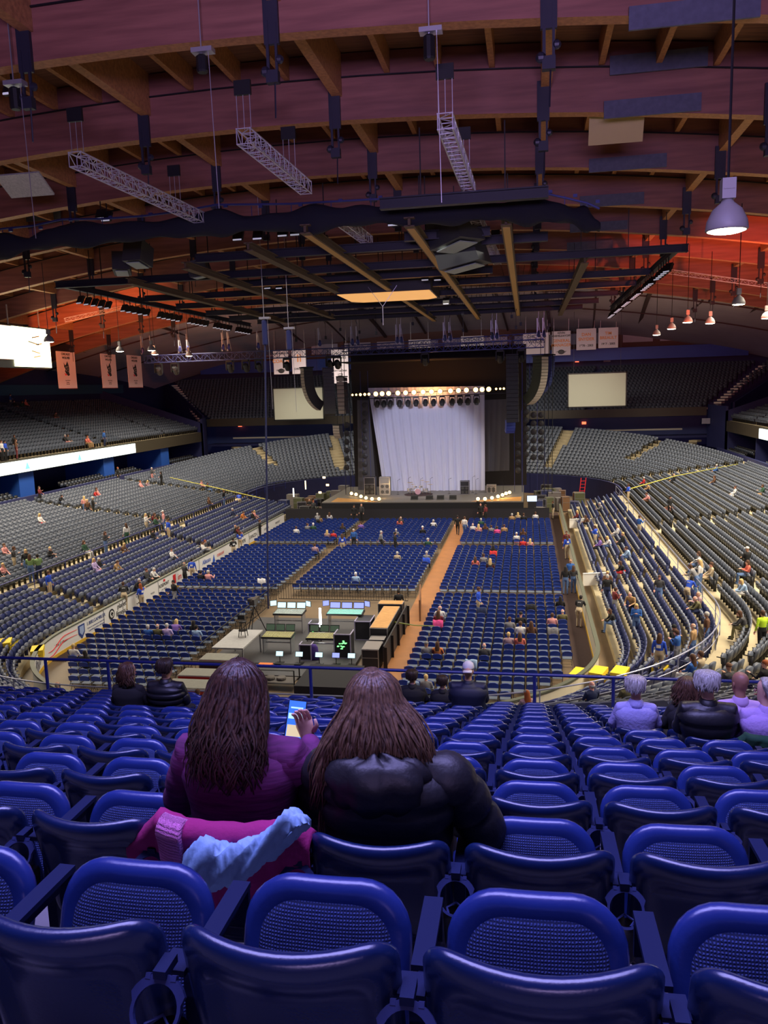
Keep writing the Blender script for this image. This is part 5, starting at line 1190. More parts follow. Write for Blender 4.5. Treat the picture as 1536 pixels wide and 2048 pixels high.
b=MB(); b.tube((-.2,-1,hh/2),(-.2,-1,hh/2+1.6),.06,6); b.tube((-.2,-5,hh/2),(-.2,-5,hh/2+1.6),.06,6); b.build('hanger',M_STEEL,e)
# ================================================================== HIGH-BAY LAMPS
M_DOME=mat('white_enamel_dome',(.22,.21,.21),.5); M_HB=emis('highbay_lens',(1,.86,.55),30)
def highbay(loc,label,s_=1.,on=True,grp='pendant lamps under the roof'):
    e=thing('pendant_lamp',loc,label,'lamp',grp); b=MB(); b.lathe([(.30*s_,0),(.32*s_,.02),(.30*s_,.14),(.22*s_,.30),(.10*s_,.40),(.07*s_,.46)],18); b.build('dome',M_DOME,e,smooth=True)
    b=MB(); b.lathe([(.02,-.03),(.2*s_,-.025),(.285*s_,.0),(.28*s_,.02)],18); b.build('lens',M_HB if on else mat('lens_off',(.5,.45,.4),.4),e)
    b=MB(); b.box((0,0,.62*s_),(.2*s_,.2*s_,.30*s_)); b.box((0,0,.44*s_),(.1*s_,.1*s_,.1*s_)); b.box((0,-.105*s_,.62*s_),(.16*s_,.01,.02)); b.build('ballast_box',M_DOME,e)
    b=MB(); b.tube((0,0,.77*s_),(0,0,max(1,za(loc[0])-loc[2])),.02,5); b.build('cord',M_BLK,e)
p=onY(1453,462,13.); highbay(p,'large bright pendant lamp close by at the upper right',.95,True,None); 
o=spot('near_pendant_light',(p[0],p[1],p[2]-.15),(p[0],p[1]+2,5),900,(1,.85,.6),150); 
lab_=('over the right stand, lowest and leftmost','over the right stand beside the screen','over the right stand, third along','over the right stand, high and alone','over the right stand, dimmer','over the right stand at the picture edge','beside the scoreboard on the left','over the left wolf banners','left of the stage truss end','behind the left truss end','near the left truss end')
for (px,py),lb_ in zip([(1313,670),(1343,658),(1375,645),(1477,609),(1420,647),(1533,637),(98,684),(240,703),(303,701),(310,709),(378,712)],lab_): 
    q=onZ(px,py,16.2); highbay(q,'small lit pendant lamp '+lb_,1.0)
# ================================================================== ROOF RIGGING
def gbeam(A,B,w_,h_,m_,label,under=None,grp='rigging grid beams'):
    A=np.array(A,float);B=np.array(B,float);c=(A+B)/2;d=B-A;L=np.linalg.norm(d); e=thing('rigging_beam',c,label,'rigging beam',grp); R=Matrix.Rotation(math.atan2(d[1],d[0]),3,'Z')
    b=MB(); b.box((0,0,0),(L,w_*.25,h_),0,R); b.box((0,0,h_/2),(L,w_,.05),0,R); b.box((0,0,-h_/2),(L,w_,.05),0,R); b.build('i_beam',m_,e)
    if under: b=MB(); b.box((0,0,-h_/2-.035),(L*.98,w_*.7,.02),0,R); b.build('painted_underlight',under,e)  # strip colour holds the warm light on the beam's underside
    b=MB(); n=max(2,int(L/6))
    for i in range(n): q=-L/2+L*(i+.5)/n; v=R@Vector((q,0,h_/2)); b.tube(tuple(v),(v[0],v[1],v[2]+2.4),.03,4)
    b.build('hanger',M_BLK,e)
M_GB=mat('blue_black_girder',(.009,.010,.020),.5,.1); M_WB=mat('warm_underlight_paint',(.50,.30,.10),.7)
z=19.5
M_GBX=0
for i,(y,x0,x1) in enumerate(((31,4.6,10.8),(37.8,4.5,8.4),(40,-6.6,11),(46,-18.2,18.4),(50,-9,8),(54.8,-16.8,17.8),(60.5,-17,17.6),(66.5,-17,17),(72,-17,16),(77,-16,15))):
    gbeam((x0,y,z),(x1,y,z),.34,.36,M_GB,f'dark rigging beam running across under the roof, {ordn(i+1)} from camera',M_WB if i in(4,5,6) else None)
for i,(x,y0,y1,un) in enumerate(((5.4,33,80,1),(1.1,33,80,1),(-2.4,36,60,0),(-7.2,40,72,0),(9.2,34,78,1),(13.1,46,80,0),(-12.4,44,74,0))):
    gbeam((x,y0,z-.3),(x,y1,z-.3),.42,.32,mat('brown_catwalk',(.10,.065,.035),.7),f'brown lengthwise rigging beam, {ordn([4,3,2,1,5,6,0][i]+1)} from left',M_WB if un else None,'lengthwise rigging beams')
# side rows of floodlights
def flood(loc,rz,label,grp):
    e=thing('floodlight',loc,label,'stage light',grp,rz); b=MB(); b.box((0,.1,0),(.46,.16,.50),0,Matrix.Rotation(-.5,3,'X')); b.tube((0,.1,.2),(0,.1,.6),.03,4); b.build('housing',M_BLK,e); b=MB(); b.box((0,0,-.05),(.40,.03,.44),0,Matrix.Rotation(-.5,3,'X')); b.build('lens',mat('flood_face',(.75,.76,.85),.3,emit=(.7,.72,.9),es=.35),e)
for sx in (-1,1):
    gbeam((sx*17.8,46,z),(sx*17.8,80,z),.3,.3,M_GB,f"dark rail carrying floodlights down the {'left' if sx<0 else 'right'} of the roof",None,None); k=0
    for g in range(6):
        for j in range(5):
            k+=1; flood((sx*17.6,47.5+g*5.6+j*.85,z-.75),sx*(.35 if sx<0 else .9)*(-1 if sx<0 else 1)*(-1),f"pale faced floodlight on the {'left' if sx<0 else 'right'} roof rail, {ordn(k)} from camera",'floodlights on the roof rails')
# silver trusses
for i,(a,b_,lb_) in enumerate((((150,318),(415,443),'leftmost, longest'),((487,272),(612,376),'middle, above the draped cloth'),((890,242),(940,382),'right, steepest'),((682,440),(737,482),'small one below the cloth'),((950,432),(995,522),'seen below the cloth at right'),((1315,540),(1640,585),'thin one crossing the orange lit roof at right'),((130,640),(262,612),'thin one against the orange lit roof at left'))):
    if i<5: A=onZ(*a,20);B=onZ(*b_,20); s_=.42
    else: A=onY(*a,62);B=onY(*b_,58 if i==5 else 66); s_=.3
    truss_between('aluminium_truss',A,B,s_,M_ALU,'silver box truss under the roof, '+lb_,.45)
    if i<5:
        for q in ((0.02,.7,1.) if i<3 else (.9,)):
            if q==1.: continue
            P_=A+(B-A)*q; e=thing('truss_hanger',P_,f'black hanger plate holding a silver truss, {ordn(i+1)} truss, {"near" if q<.5 else "far"} end','hanger','hangers of the silver trusses'); b=MB()
            for dx in (-.2,0,.2): b.tube((dx,0,.2),(dx,0,1.2),.012,4)
            b.build('cables',M_STEEL,e); b=MB(); b.box((0,0,1.35),(.5,.1,.4)); b.build('plate',M_BLK,e)
# rolled cloth
pts=[onY(px,py,33.5) for px,py in ((-40,500),(0,493),(60,488),(120,472),(200,468),(280,462),(360,455),(430,446),(500,447),(580,444),(660,436),(740,430),(820,429),(900,424),(960,422),(1020,424),(1080,420),(1130,428),(1175,440),(1200,455))]
mb=MB(); rings=[]
for i in range(len(pts)*6-5):
    f=i/6; a=int(f); t=f-a; p=pts[a]*(1-t)+pts[min(a+1,len(pts)-1)]*t; r_=.42+.10*math.sin(f*2.1)+.06*math.sin(f*5.3+1); e_=min(1,(len(pts)-1-f)/1.5+.25)
    rings.append([(p[0],p[1]+.45*r_*math.cos(q)*1.2,p[2]+r_*e_*(math.sin(q)*1.0)+.06*math.sin(3*q+f*3)) for q in np.linspace(0,2*PI,13)[:-1]])
mb.loft(rings); o=mb.build('gathered_cloth',mat('navy_black_drape',(.006,.007,.016),.9,bump=.5,scale=4),smooth=True); tag(o,'long gathered black cloth slung across beneath the roof beams','drape')
mb=MB(); mb.path([(p[0],p[1]+.3,p[2]+.75+.08*math.sin(i)) for i,p in enumerate(pts)],.05,5); 
for i in range(0,len(pts)-1): mb.tube((pts[i][0],pts[i][1]+.3,pts[i][2]+.1),(pts[i][0],pts[i][1]+.3,pts[i][2]+.75),.02,4); mb.box((pts[i][0]+.4,pts[i][1]+.3,pts[i][2]+.72),(.16,.1,.12))
mb.build('carrier_pipe',M_TRB,o)
# hanging centre box, dark roof pods, cables
e=thing('hanging_soffit',(0,56,19.4),'black hanging box with a warm lit underside in mid roof','ceiling box')
A=onY(672,600,53.5)[0];B=onY(862,600,53.5)[0]
b=MB(); b.bbox((A,-2.6,-.45),(B,3,.9)); b.build('body',M_CASE,e); b=MB(); b.prism([(A+.1,-2.5),(B-.1,-2.5),(B-.1,2.0),(B-.8,2.8),(A+.8,2.8),(A+.1,2.0)],-.50,-.46,0,'z'); b.build('underside',mat('soffit_painted_glow',(.70,.36,.12),.6,emit=(1,.5,.16),es=.7),e)  # underside is no lamp; stage light on it painted as emission
b=MB(); b.tube((A+1.5,-2.5,.9),((A+B)/2,-2.7,-1.4),.02,4); b.tube((B-1.5,-2.5,.9),((A+B)/2,-2.7,-1.4),.02,4); b.tube(((A+B)/2,-2.7,-1.4),((A+B)/2,-2.7,-2.6),.03,4); b.build('bridle_cables',M_STEEL,e)
for i,(px,py,y,s_,g) in enumerate(((275,505,40,1.0,1),(243,525,42,.9,1),(910,450,38,1.5,0),(925,495,40,1.5,0),(400,535,44,.8,0))):
    p=onY(px,py,y); e=thing('roof_speaker',p,f'angular dark loudspeaker cluster hung in the roof grid, {ordn(i+1)}','loudspeaker',None,.4*i); b=MB(); b.prism([(-.8,-.5),(.6,-.7),(.9,.3),(-.4,.6)],-.5*s_,.5*s_,0,'x'); b.V=[(v[0],v[1]*s_,v[2]*s_) for v in b.V]; b.build('cabinet',mat('pod_grey',(.04,.045,.05),.5),e); b=MB(); b.box((0,-.1,-.66*s_),(.7*s_,1.1*s_,.04),0,Matrix.Rotation(-.14,3,'X')); b.build('grille',mat('pod_pale',(.30,.36,.36) if g else (.07,.07,.07),.5),e)
# floodlights clipped in the grid
for i,(px,py,y) in enumerate(((475,470,36),(515,468,36),(565,462,36),(590,460,36),(645,480,40),(535,570,52),(558,570,52),(786,440,34),(850,553,50),(875,553,50),(892,602,60),(20,173,23.5),(200,428,37),(212,432,37))):
    p=onY(px,py,y); flood(p,.0,f'single pale faced lamp clipped in the roof grid, {ordn(i+1)}','lamps in the roof grid')
for i,(px,pt,pb,y) in enumerate(((858,70,120,22.5),(403,110,146,22.5),(28,175,220,22.5),(528,640,690,44),(577,660,700,46))):
    A=onY(px,pt,y);B=onY(px,pb,y); e=thing('hoist_motor',(A[0],y,B[2]),f'black cylindrical chain motor hung from the roof, {ordn(i+1)}','hoist'); b=MB(); b.lathe([(.13,0),(.16,.05),(.16,A[2]-B[2]-.05),(.1,A[2]-B[2])],10); b.build('motor',M_BLK if i<3 else M_TRB,e); b=MB(); b.box((.05,0,A[2]-B[2]+.1),(.6,.3,.12)); b.tube((0,0,A[2]-B[2]),(0,0,max(A[2]-B[2]+.1,za(A[0])+1.5-B[2])),.02,4); b.tube((.2,0,A[2]-B[2]+.1),(.25,0,-3.6),.012,4); b.build('cable',M_STEEL,e)
A=onY(530,690,44); b=MB(); b.tube((0,0,0),(onY(541,1300,44)[0]-A[0],0,-A[2]+.0),.055,6); o=b.build('hanging_cable',mat('blue_black_cable',(.02,.025,.09),.5),None,(A[0],44,A[2])); tag(o,'thick dark cable dropping from the roof to the mixing area','cable')
# acoustic panels on the beam faces at right
M_AC=mat('grey_acoustic_panel',(.085,.09,.13),.8,var=.3,scale=6)
for i,(x0,y0,x1,y1,yy) in enumerate(((1258,10,1520,38,22.6),(1220,110,1415,135,30.0),(1208,200,1402,224,30.0),(1178,316,1333,336,37.2),(1160,391,1288,409,44.4),(1140,446,1255,460,51.6),(1134,484,1225,497,58.8),(28,412,122,440,44.4),(165,414,260,436,51.6))):
    A=onY(x0,y0,yy);B=onY(x1,y1,yy); o=MB().box((0,0,0),(B[0]-A[0],.08,max(.3,A[2]-B[2]-abs(B[0]-A[0])*.03))).build('acoustic_panel',M_AC,None,((A[0]+B[0])/2,yy,(A[2]+B[2])/2)); tag(o,f"dark grey acoustic panel fixed on the {ordn(i+1)} roof arch face" if i<7 else f"dark grey acoustic panel on a roof arch at {'far left' if i==7 else 'left'}",'acoustic panel','acoustic panels on the arches')
A=onY(1232,257,31.5); o=MB().box((0,0,0),(1.9,.08,1.0),0,Matrix.Rotation(.5,3,'X')).build('tan_panel',mat('tan_panel',(.42,.33,.14),.7),None,tuple(A)); tag(o,'square tan panel tilted beneath the roof at right','acoustic panel')
A=onY(50,370,32); o=MB().box((0,0,0),(2.,.08,1.2),0,Matrix.Rotation(1.,3,'X')).build('vent_grille',mat('vent_pale',(.40,.42,.36),.6,var=.4,scale=12),None,tuple(A)); tag(o,'pale ventilation grille beneath the roof at left','vent')
# small wall signs, exit signs
for i,(px,py,y,c) in enumerate(((1154,722,125.5,'r'),(480,851,113,'r'),(1168,846,113,'r'),(1214,719,125.5,'w'),(1472,687,125.5,'w'),(414,734,125.5,'w'),(350,751,125.5,'w'),(1412,842,109,'w'))):
    p=onY(px,py,y); o=MB().box((0,0,0),(.55 if c=='r' else 1.0,.1,.35 if c=='r' else .7)).build('exit_sign' if c=='r' else 'section_sign',emis('exit_red',(1,.12,.05),3) if c=='r' else mat('sign_grey_white',(.35,.35,.42),.6),None,tuple(p)); tag(o,(f'small red exit sign glowing, {ordn(i+1)} from the right deck' if c=='r' else f'small pale section sign on the far walls, {ordn(i-2)}'),'sign')
# ================================================================== MIXING AREA
foh=thing('mixing_platform',(-.9,37,0),'dark low platform under the sound and light desks','platform'); b=MB(); b.bbox((-3.9,-4.3,0),(3.1,4.6,.18)); b.build('deck',mat('platform_dark',(.05,.05,.055),.6,var=.2),foh)
def fence(A,B,label,h=1.1):
    A=np.array(A,float);B=np.array(B,float); e=thing('barricade',(*A,0),label,'barrier'); d=B-A; L=np.linalg.norm(d); b=MB(); b.tube((0,0,h),(d[0],d[1],h),.03,5); b.tube((0,0,.15),(d[0],d[1],.15),.025,5); b.build('rails',M_BLK,e); b=MB()
    n=int(L/.16)
    for i in range(n+1): t=i/n; b.tube((d[0]*t,d[1]*t,.15),(d[0]*t,d[1]*t,h),.012,4)
    b.build('bars',M_BLK,e)
fence((-5.1,34),(-5.1,45.6),'black bar barricade along the left of the mixing area'); fence((-5.0,45.7),(3.,45.7),'black bar barricade along the back of the mixing area'); fence((-5.0,31.6),(-2.8,31.6),'short black barricade behind the red cases')
fn=thing('barricade',(3.6,34.2,0),'solid black barrier beside the orange aisle','barrier'); b=MB(); b.bbox((-.03,0,0),(.03,7,1.15)); b.build('panel',M_CASE,fn); b=MB(); [b.box((.08,q,.55),(.14,.04,1.1)) for q in (0,1.8,3.6,5.4,7)]; b.build('braces',M_BLK,fn)
fn=thing('barricade',(4.2,42,0),'brown and black barrier angled at the back right of mixing area','barrier',None,.12); b=MB(); b.bbox((-.04,0,0),(.04,3.6,1.2)); b.build('panel',mat('brown_board',(.16,.07,.03),.7),fn)
M_LITE=emis('screen_cool',(.55,.85,.95),1.6); M_LITG=emis('screen_green',(.25,.9,.55),1.3); M_LITB=emis('screen_blue',(.3,.35,1),1.4)
def console(px,py,y,z,w_,label,scr,keys,h=.9,screens=3,side=True):
    p=onZ(px,py,z); e=thing('mixing_console',(p[0],y,.18),label,'mixing desk'); zt=z-.18
    b=MB(); b.prism([(-.4,zt-.12),(.42,zt-.10),(.42,zt+.02),(-.4,zt-.04)],-w_/2,w_/2,0,'x'); b.build('desk_body',M_CASE,e)
    b=MB(); b.box((0,-.02,zt+.0),(w_*.95,.7,.012),0,Matrix.Rotation(.073,3,'X')); b.build('fader_panel',keys,e)
    b=MB()
    for r_ in range(4):
        for c_ in range(int(w_/.08)): b.box((-w_*.45+c_*.08,-.28+r_*.15,zt+.012+r_*.011),(.03,.05,.02))
    b.build('faders',mat('fader_grey',(.30,.30,.28),.6),e)
    b=MB(); 
    for q in range(screens): x=-w_/2+w_*(q+.5)/screens; b.box((x,.42,zt+.22),(w_/screens*.92,.04,.34),0,Matrix.Rotation(-.35,3,'X'))
    b.build('screen_housing',M_CASE,e); b=MB()
    for q in range(screens): x=-w_/2+w_*(q+.5)/screens; b.box((x,.392,zt+.225),(w_/screens*.82,.012,.28),0,Matrix.Rotation(-.35,3,'X'))
    b.build('screens',scr,e)
    b=MB(); [b.box((s_*w_*.46,0,(zt-.12)/2),(.05,.6,zt-.12)) for s_ in (-1,1)]; b.box((0,.1,zt*.5),(w_*.9,.04,.05)); b.build('stand',M_EDGE,e)
    if side:
        for s_ in (-1,1): 
            b=MB(); b.box((s_*(w_/2+.16),.3,zt+.35),(.36,.04,.3),0,Matrix.Rotation(s_*-.5,3,'Z')); q=b.build('side_monitor',M_CASE,e); b=MB(); b.box((s_*(w_/2+.155),.275,zt+.35),(.32,.012,.26),0,Matrix.Rotation(s_*-.5,3,'Z')); b.build('monitor_screen',scr,q)
M_K1=mat('keys_pale',(.40,.48,.46),.5); M_K2=mat('keys_yellow',(.42,.40,.16),.5)
console(565,1236,39.2,1.25,1.6,'wide sound desk with pale lit screens at the back left',M_LITE,M_K1)
console(683,1233,39.2,1.3,1.9,'wide sound desk with blue and green lit screens at back right',M_LITB,mat('keys_teal',(.25,.7,.6),.5,emit=(.2,.8,.6),es=.25))
console(540,1285,35.9,1.05,1.5,'lighting desk with yellow lit keys in the front left',mat('dark_screen',(.05,.07,.06),.3,emit=(.3,.5,.3),es=.1),M_K2,side=False)
console(632,1287,35.9,1.05,1.5,'lighting desk with dark screens in the front centre',mat('dark_screen',(.05,.07,.06),.3),M_K2,side=False)
p=onY(641,1245,37.6); e=thing('tube_lamp',(p[0],37.6,.2),'bright white vertical tube lamp in the middle of the desks','lamp'); b=MB(); b.lathe([(.06,0),(.06,.95)],8,(0,0,.75)); b.build('tube',emis('tube_white',(1,.98,.92),22),e); b=MB(); b.tube((0,0,0),(0,0,.75),.03,5); b.build('stand',M_BLK,e)
for i,px in enumerate((551,592,633,668,700)):
    p=onZ(px,1322,.5); e=thing('laptop_stand',(p[0],34.3,.18),f'small lit monitor on a stand before the desks, {ordn(i+1)} from left','screen','monitors in front of the desks'); b=MB(); b.tube((0,0,0),(0,0,.35),.02,5); b.box((0,0,.01),(.35,.3,.03)); b.box((0,-.3,.08),(.3,.22,.05)); b.box((.05,-.55,.04),(.2,.2,.06)); b.build('stand',M_BLK,e)
    b=MB(); b.box((0,0,.46),(.36,.03,.24),0,Matrix.Rotation(-.4,3,'X')); b.build('housing',M_CASE,e); b=MB(); b.box((0,-.018,.46),(.33,.01,.21),0,Matrix.Rotation(-.4,3,'X')); b.build('screen',M_LITE if i!=3 else M_LITB,e)
def rack(px,py,y,w_,d_,h_,label,led=True):
    p=onZ(px,py,0.18); e=thing('equipment_rack',(p[0],y,.18),label,'rack'); b=MB(); b.box((0,0,h_/2),(w_,d_,h_)); b.build('rack_body',M_CASE,e); b=MB()
    for sx in (-1,1): b.box((sx*w_/2,-d_/2,h_/2),(.05,.05,h_)); b.box((0,-d_/2,h_/2+sx*h_/2),(w_,.05,.05)); b.box((sx*w_/2,0,h_),(.05,d_,.04))
    b.build('rack_edging',mat('lilac_edge',(.45,.42,.6),.4,.4),e)
    if led: 
        b=MB()
        for q in range(14): b.box((random.uniform(-.3,.3)*w_,-d_/2-.01,random.uniform(.3,.75)*h_),(.09,.012,.04))
        b.build('indicator_lights',emis('green_led',(.2,1,.25),2.5),e)
rack(690,1310,35.6,.78,.8,1.15,'tall equipment rack with green indicator lights right of desks'); rack(645,1262,37.9,.5,.6,.9,'dark rack standing between the two back desks'); rack(742,1255,38.6,.8,1.2,.95,'dark rack row right of the blue lit desk',False)
rack(608,1325,35.0,.55,.5,.75,'small silver edged rack with a coat over it',False); b=MB(); p=onZ(628,1310,.4); b.loft([[(math.cos(q)*r_*1.2,math.sin(q)*r_*.7,zz) for q in np.linspace(0,2*PI,11)[:-1]] for r_,zz in ((.22,0),(.20,.3),(.17,.6),(.10,.72))]); o=b.build('draped_coat',mat('purple_cloth',(.06,.03,.22),.9),None,(p[0],34.9,.2),smooth=True); tag(o,'purple coat draped over a chair in front of the desks','coat')
# counters along the aisle
roadcase((2.75,41.3),(1.3,.7,1.15),'brown topped case counter at the back right of the mixing area',0,M_CASE,None,M_WOOD); roadcase((2.95,38.4),(.85,3.9,1.2),'long brown topped case counter beside the aisle',0,M_CASE,None,M_WOOD); roadcase((3.0,34.6),(.75,1.2,.95),'silver edged road case at the end of the counters',0,M_CASE,None,mat('grey_metal',(.25,.23,.22),.5,.4)); roadcase((3.0,35.9),(.7,.6,.9),'small pale case between the counters and the last road case',0,mat('grey_metal',(.25,.23,.22),.5,.4))
# table with stool and camera
e=thing('platform_table',(-3.45,34.6,0),'grey topped platform table left of the desks','table'); b=MB(); b.box((0,0,1.18),(1.5,2.8,.07)); b.build('table_top',mat('grey_plank',(.36,.36,.36),.6,var=.2),e)
for sx in (-1,1):
    for sy in (-1,1): b=MB(); b.tube((sx*.65,sy*1.2,0),(sx*.65,sy*1.2,1.15),.04,6); b.build('leg',M_EDGE,e)
e=thing('bar_stool',(-3.3,34.9,1.215),'tall black stool standing on the platform table','stool'); b=MB(); b.lathe([(.17,.70),(.19,.72),(.19,.76),(.15,.78)],14); b.box((0,-.16,.98),(.34,.04,.2)); b.build('seat',M_BLK,e)
for a_ in range(4): an=PI/4+a_*PI/2; b=MB(); b.tube((.14*math.cos(an),.14*math.sin(an),.72),(.24*math.cos(an),.24*math.sin(an),0),.018,5); b.build('leg',M_BLK,e)
b=MB(); b.lathe([(.2,.3),(.22,.3),(.22,.32),(.2,.32)],12); b.build('foot_ring',M_BLK,e)
e=thing('video_camera',(-4.0,38.5,0),'black video camera on a tall tripod left of the desks','camera'); b=MB()
for a_ in range(3): an=.5+a_*2.09; b.tube((0,0,1.7),(.7*math.cos(an),.7*math.sin(an),0),.025,5); b.tube((0,0,1.1),(.35*math.cos(an),.35*math.sin(an),.85),.012,4)
b.build('tripod',M_BLK,e); b=MB(); b.box((0,0,1.95),(.28,.6,.3)); b.box((.0,.45,1.98),(.2,.4,.2)); b.box((-.1,-.3,2.1),(.2,.2,.14)); b.build('camera_body',mat('camera_brown',(.06,.05,.045),.5),e)
# red cases, black draped riser
M_RC=mat('red_case',(.35,.02,.015),.5); M_TP=mat('case_top_grey',(.20,.20,.17),.6,var=.2)
roadcase((-3.6,29.4),(1.9,1.0,.85),'red flight case with grey lid nearest the guard rail',0,M_RC,None,M_TP); roadcase((-3.6,30.6),(1.8,.9,.9),'red flight case with grey lid behind the nearest one',0,M_RC,None,M_TP); roadcase((-3.5,32.3),(1.5,.9,1.0),'dark flight case with pale lid beside the platform table',0,M_CASE,None,M_TP)
o=MB().box((0,0,.45),(2.4,2.6,.9)).build('draped_riser',M_DARK,None,(1.9,31.0,0)); tag(o,'black draped riser box in front of the mixing area','riser')
e=thing('equipment_trolley',(-.9,31.8,0),'low black trolley with cables and an orange lid','trolley'); b=MB(); [b.tube((sx*1.1,sy*.4,0),(sx*1.1,sy*.4,.9),.03,5) for sx in(-1,1) for sy in(-1,1)]; [b.tube((-1.1,sy*.4,zz),(1.1,sy*.4,zz),.025,5) for sy in(-1,1) for zz in(.3,.9)]; b.build('frame',M_BLK,e)
b=MB(); b.box((0,0,.32),(2.1,.75,.04)); [b.lathe([(.2,0),(.22,.05),(.2,.1)],10,(-.6+.5*q,0,.36)) for q in range(3)]; b.build('shelf',mat('coil_grey',(.10,.09,.08),.7),e); b=MB(); b.box((-.3,0,.97),(.6,.4,.08)); b.build('orange_lid',mat('orange_plastic',(.8,.2,.04),.5),e)
# coats on chairs
def chaircoat(px,py,m_,label):
    p=onZ(px,py,.75); i=np.argmin((CS[:,0]-p[0])**2+(CS[:,1]-p[1])**2); b=MB(); rg=[]
    for t in range(9):
        a=PI*t/8; rg.append([(x,-.26+.07*math.cos(a)*(-1)-.02*math.sin(x*30+t),.90-.0+.02*math.sin(x*20)-(0 if 2<t<6 else .10*abs(t-4))) for x in np.linspace(-.26,.26,9)])
    b.loft(rg,0,False,False); o=b.build('draped_coat',m_,None,tuple(CS[i,:3]),smooth=True); md=o.modifiers.new('s','SOLIDIFY'); md.thickness=.025; tag(o,label,'coat')
chaircoat(874,1242,cm('hot pink'),'bright pink coat over a floor chair beside the orange aisle'); chaircoat(982,1103,cm('red'),'red coat over a floor chair in the right block'); chaircoat(870,1118,cm('royal blue'),'blue jacket over a floor chair near the centre aisle'); chaircoat(1068,1215,cm('black'),'black coat over a floor chair in the right block'); chaircoat(1114,1255,cm('grey'),'long grey coat over a floor chair at the right edge'); chaircoat(527,1158,cm('white'),'white jacket over a floor chair in the left block'); chaircoat(952,1316,cm('light blue'),'pale blue jacket over a near floor chair'); chaircoat(968,1215,cm('navy'),'navy jacket over a floor chair behind the cross aisle')
b=MB(); p=onZ(790,1244,1.0); q=onZ(868,1252,1.0); b.path([(p[0],p[1],1.),((p[0]+q[0])/2,(p[1]+q[1])/2,.93),(q[0],q[1],1.)],.03,5); o=b.build('barrier_tape',emis('tape_yellow_glow',(.7,.75,.05),.15)); tag(o,'yellow barrier tape stretched across the orange aisle','tape')  # tape is no lamp; its yellow is faint painted emission
for nm,pts,lb_ in (('l',((340,955),(430,975),(530,998)),'yellow tape strung across the left stand seats'),('r',((1262,977),(1350,952),(1476,928)),'yellow tape strung across the right stand seats')):
    b=MB(); b.path([onX(px,py,-23 if nm=='l' else 24) if False else onZ(px,py,4.2) for px,py in pts],.035,4); o=b.build('barrier_tape',mat('tape_dull_yellow',(.6,.55,.08),.6)); tag(o,lb_,'tape')

# bridles and cables between the grid and the stage truss
random.seed(5)
for i in range(26):
    x=-13+i*1.02+random.uniform(-.3,.3); y=random.uniform(68,79.5); zt=za(x)+1.2; b=MB(); m_=(random.uniform(-1.2,1.2),random.uniform(-.8,.8),-random.uniform(2.2,4.6))
    b.tube((0,0,0),m_,.018,4); b.tube((random.uniform(-2.5,2.5),0,.1),m_,.018,4); b.tube(m_,(m_[0],m_[1],m_[2]-1.2),.02,4); b.box((m_[0],m_[1],m_[2]-1.3),(.2,.16,.3))
    o=b.build('cable_bridle',M_BLK,None,(x,y,zt)); tag(o,f'thin black cable bridle hung from the roof above the stage, {ordn(i+1)} from left','cable','cable bridles above the stage')
# ================================================================== PEOPLE IN THE NEAR SECTION
def projpx(p): d=np.array(p,float)-CAM; w_=d@_F; return 768+CAMF*(d@_R)/w_,1024-CAMF*(d@_U)/w_
def seat_at(n,px):
    return min((k for (m_,k) in SEATS if m_==n),key=lambda k:abs(projpx(tuple(SEATS[(n,k)].location[:2])+(SEATS[(n,k)].location[2]+.9,))[0]-px))
def occupy(n,k,who):
    s_=SEATS[(n,k)]; s_['label']=who if 'coat' in who else s_['label'].replace('empty navy tip-up seat','occupied navy seat')
    for ch in s_.children:
        if ch.name.startswith('seat'):   # pad folded down under the sitter
            ch.rotation_euler=(-1.25,0,0); ch.location=(0,.10,.30)
    return s_
def lofty(rings,m_,name,parent,smooth=True):
    b=MB(); b.loft(rings); me=b.mesh(name,m_,smooth); fixn(me); return link(name,me,parent)
def puff_torso(P,b_,m_,par,k=7,ex=1.18,lo=-.05,hi=.97):
    hip,neck=np.array(P['hip'],float),np.array(P['neck'],float); d=neck-hip;L=np.linalg.norm(d);s=d/L;R=np.array([1.,0,0]);f=np.cross(s,R);f=f if f[1]>0 else -f
    rings=[]; T=np.linspace(lo,hi,(k or 4)*6+1)
    for i,t in enumerate(T):
        bl=1-.09*(1-abs(math.sin(PI*i/6)))**2 if k else 1.
        rx=np.interp(t,[-.1,.0,.25,.55,.78,.9,1.0],[.18,.185,.17,.18,.205,.185,.105])*b_*ex*bl; ry=np.interp(t,[-.1,0,.25,.55,.78,.9,1.],[.135,.14,.13,.135,.135,.115,.085])*b_*ex*bl
        c=hip+s*L*t; rings.append([c+R*rx*math.copysign(abs(math.cos(q))**.85,math.cos(q))+f*ry*math.copysign(abs(math.sin(q))**.85,math.sin(q)) for q in np.linspace(0,2*PI,33)[:-1]])
    return lofty(rings,m_,'jacket',par)
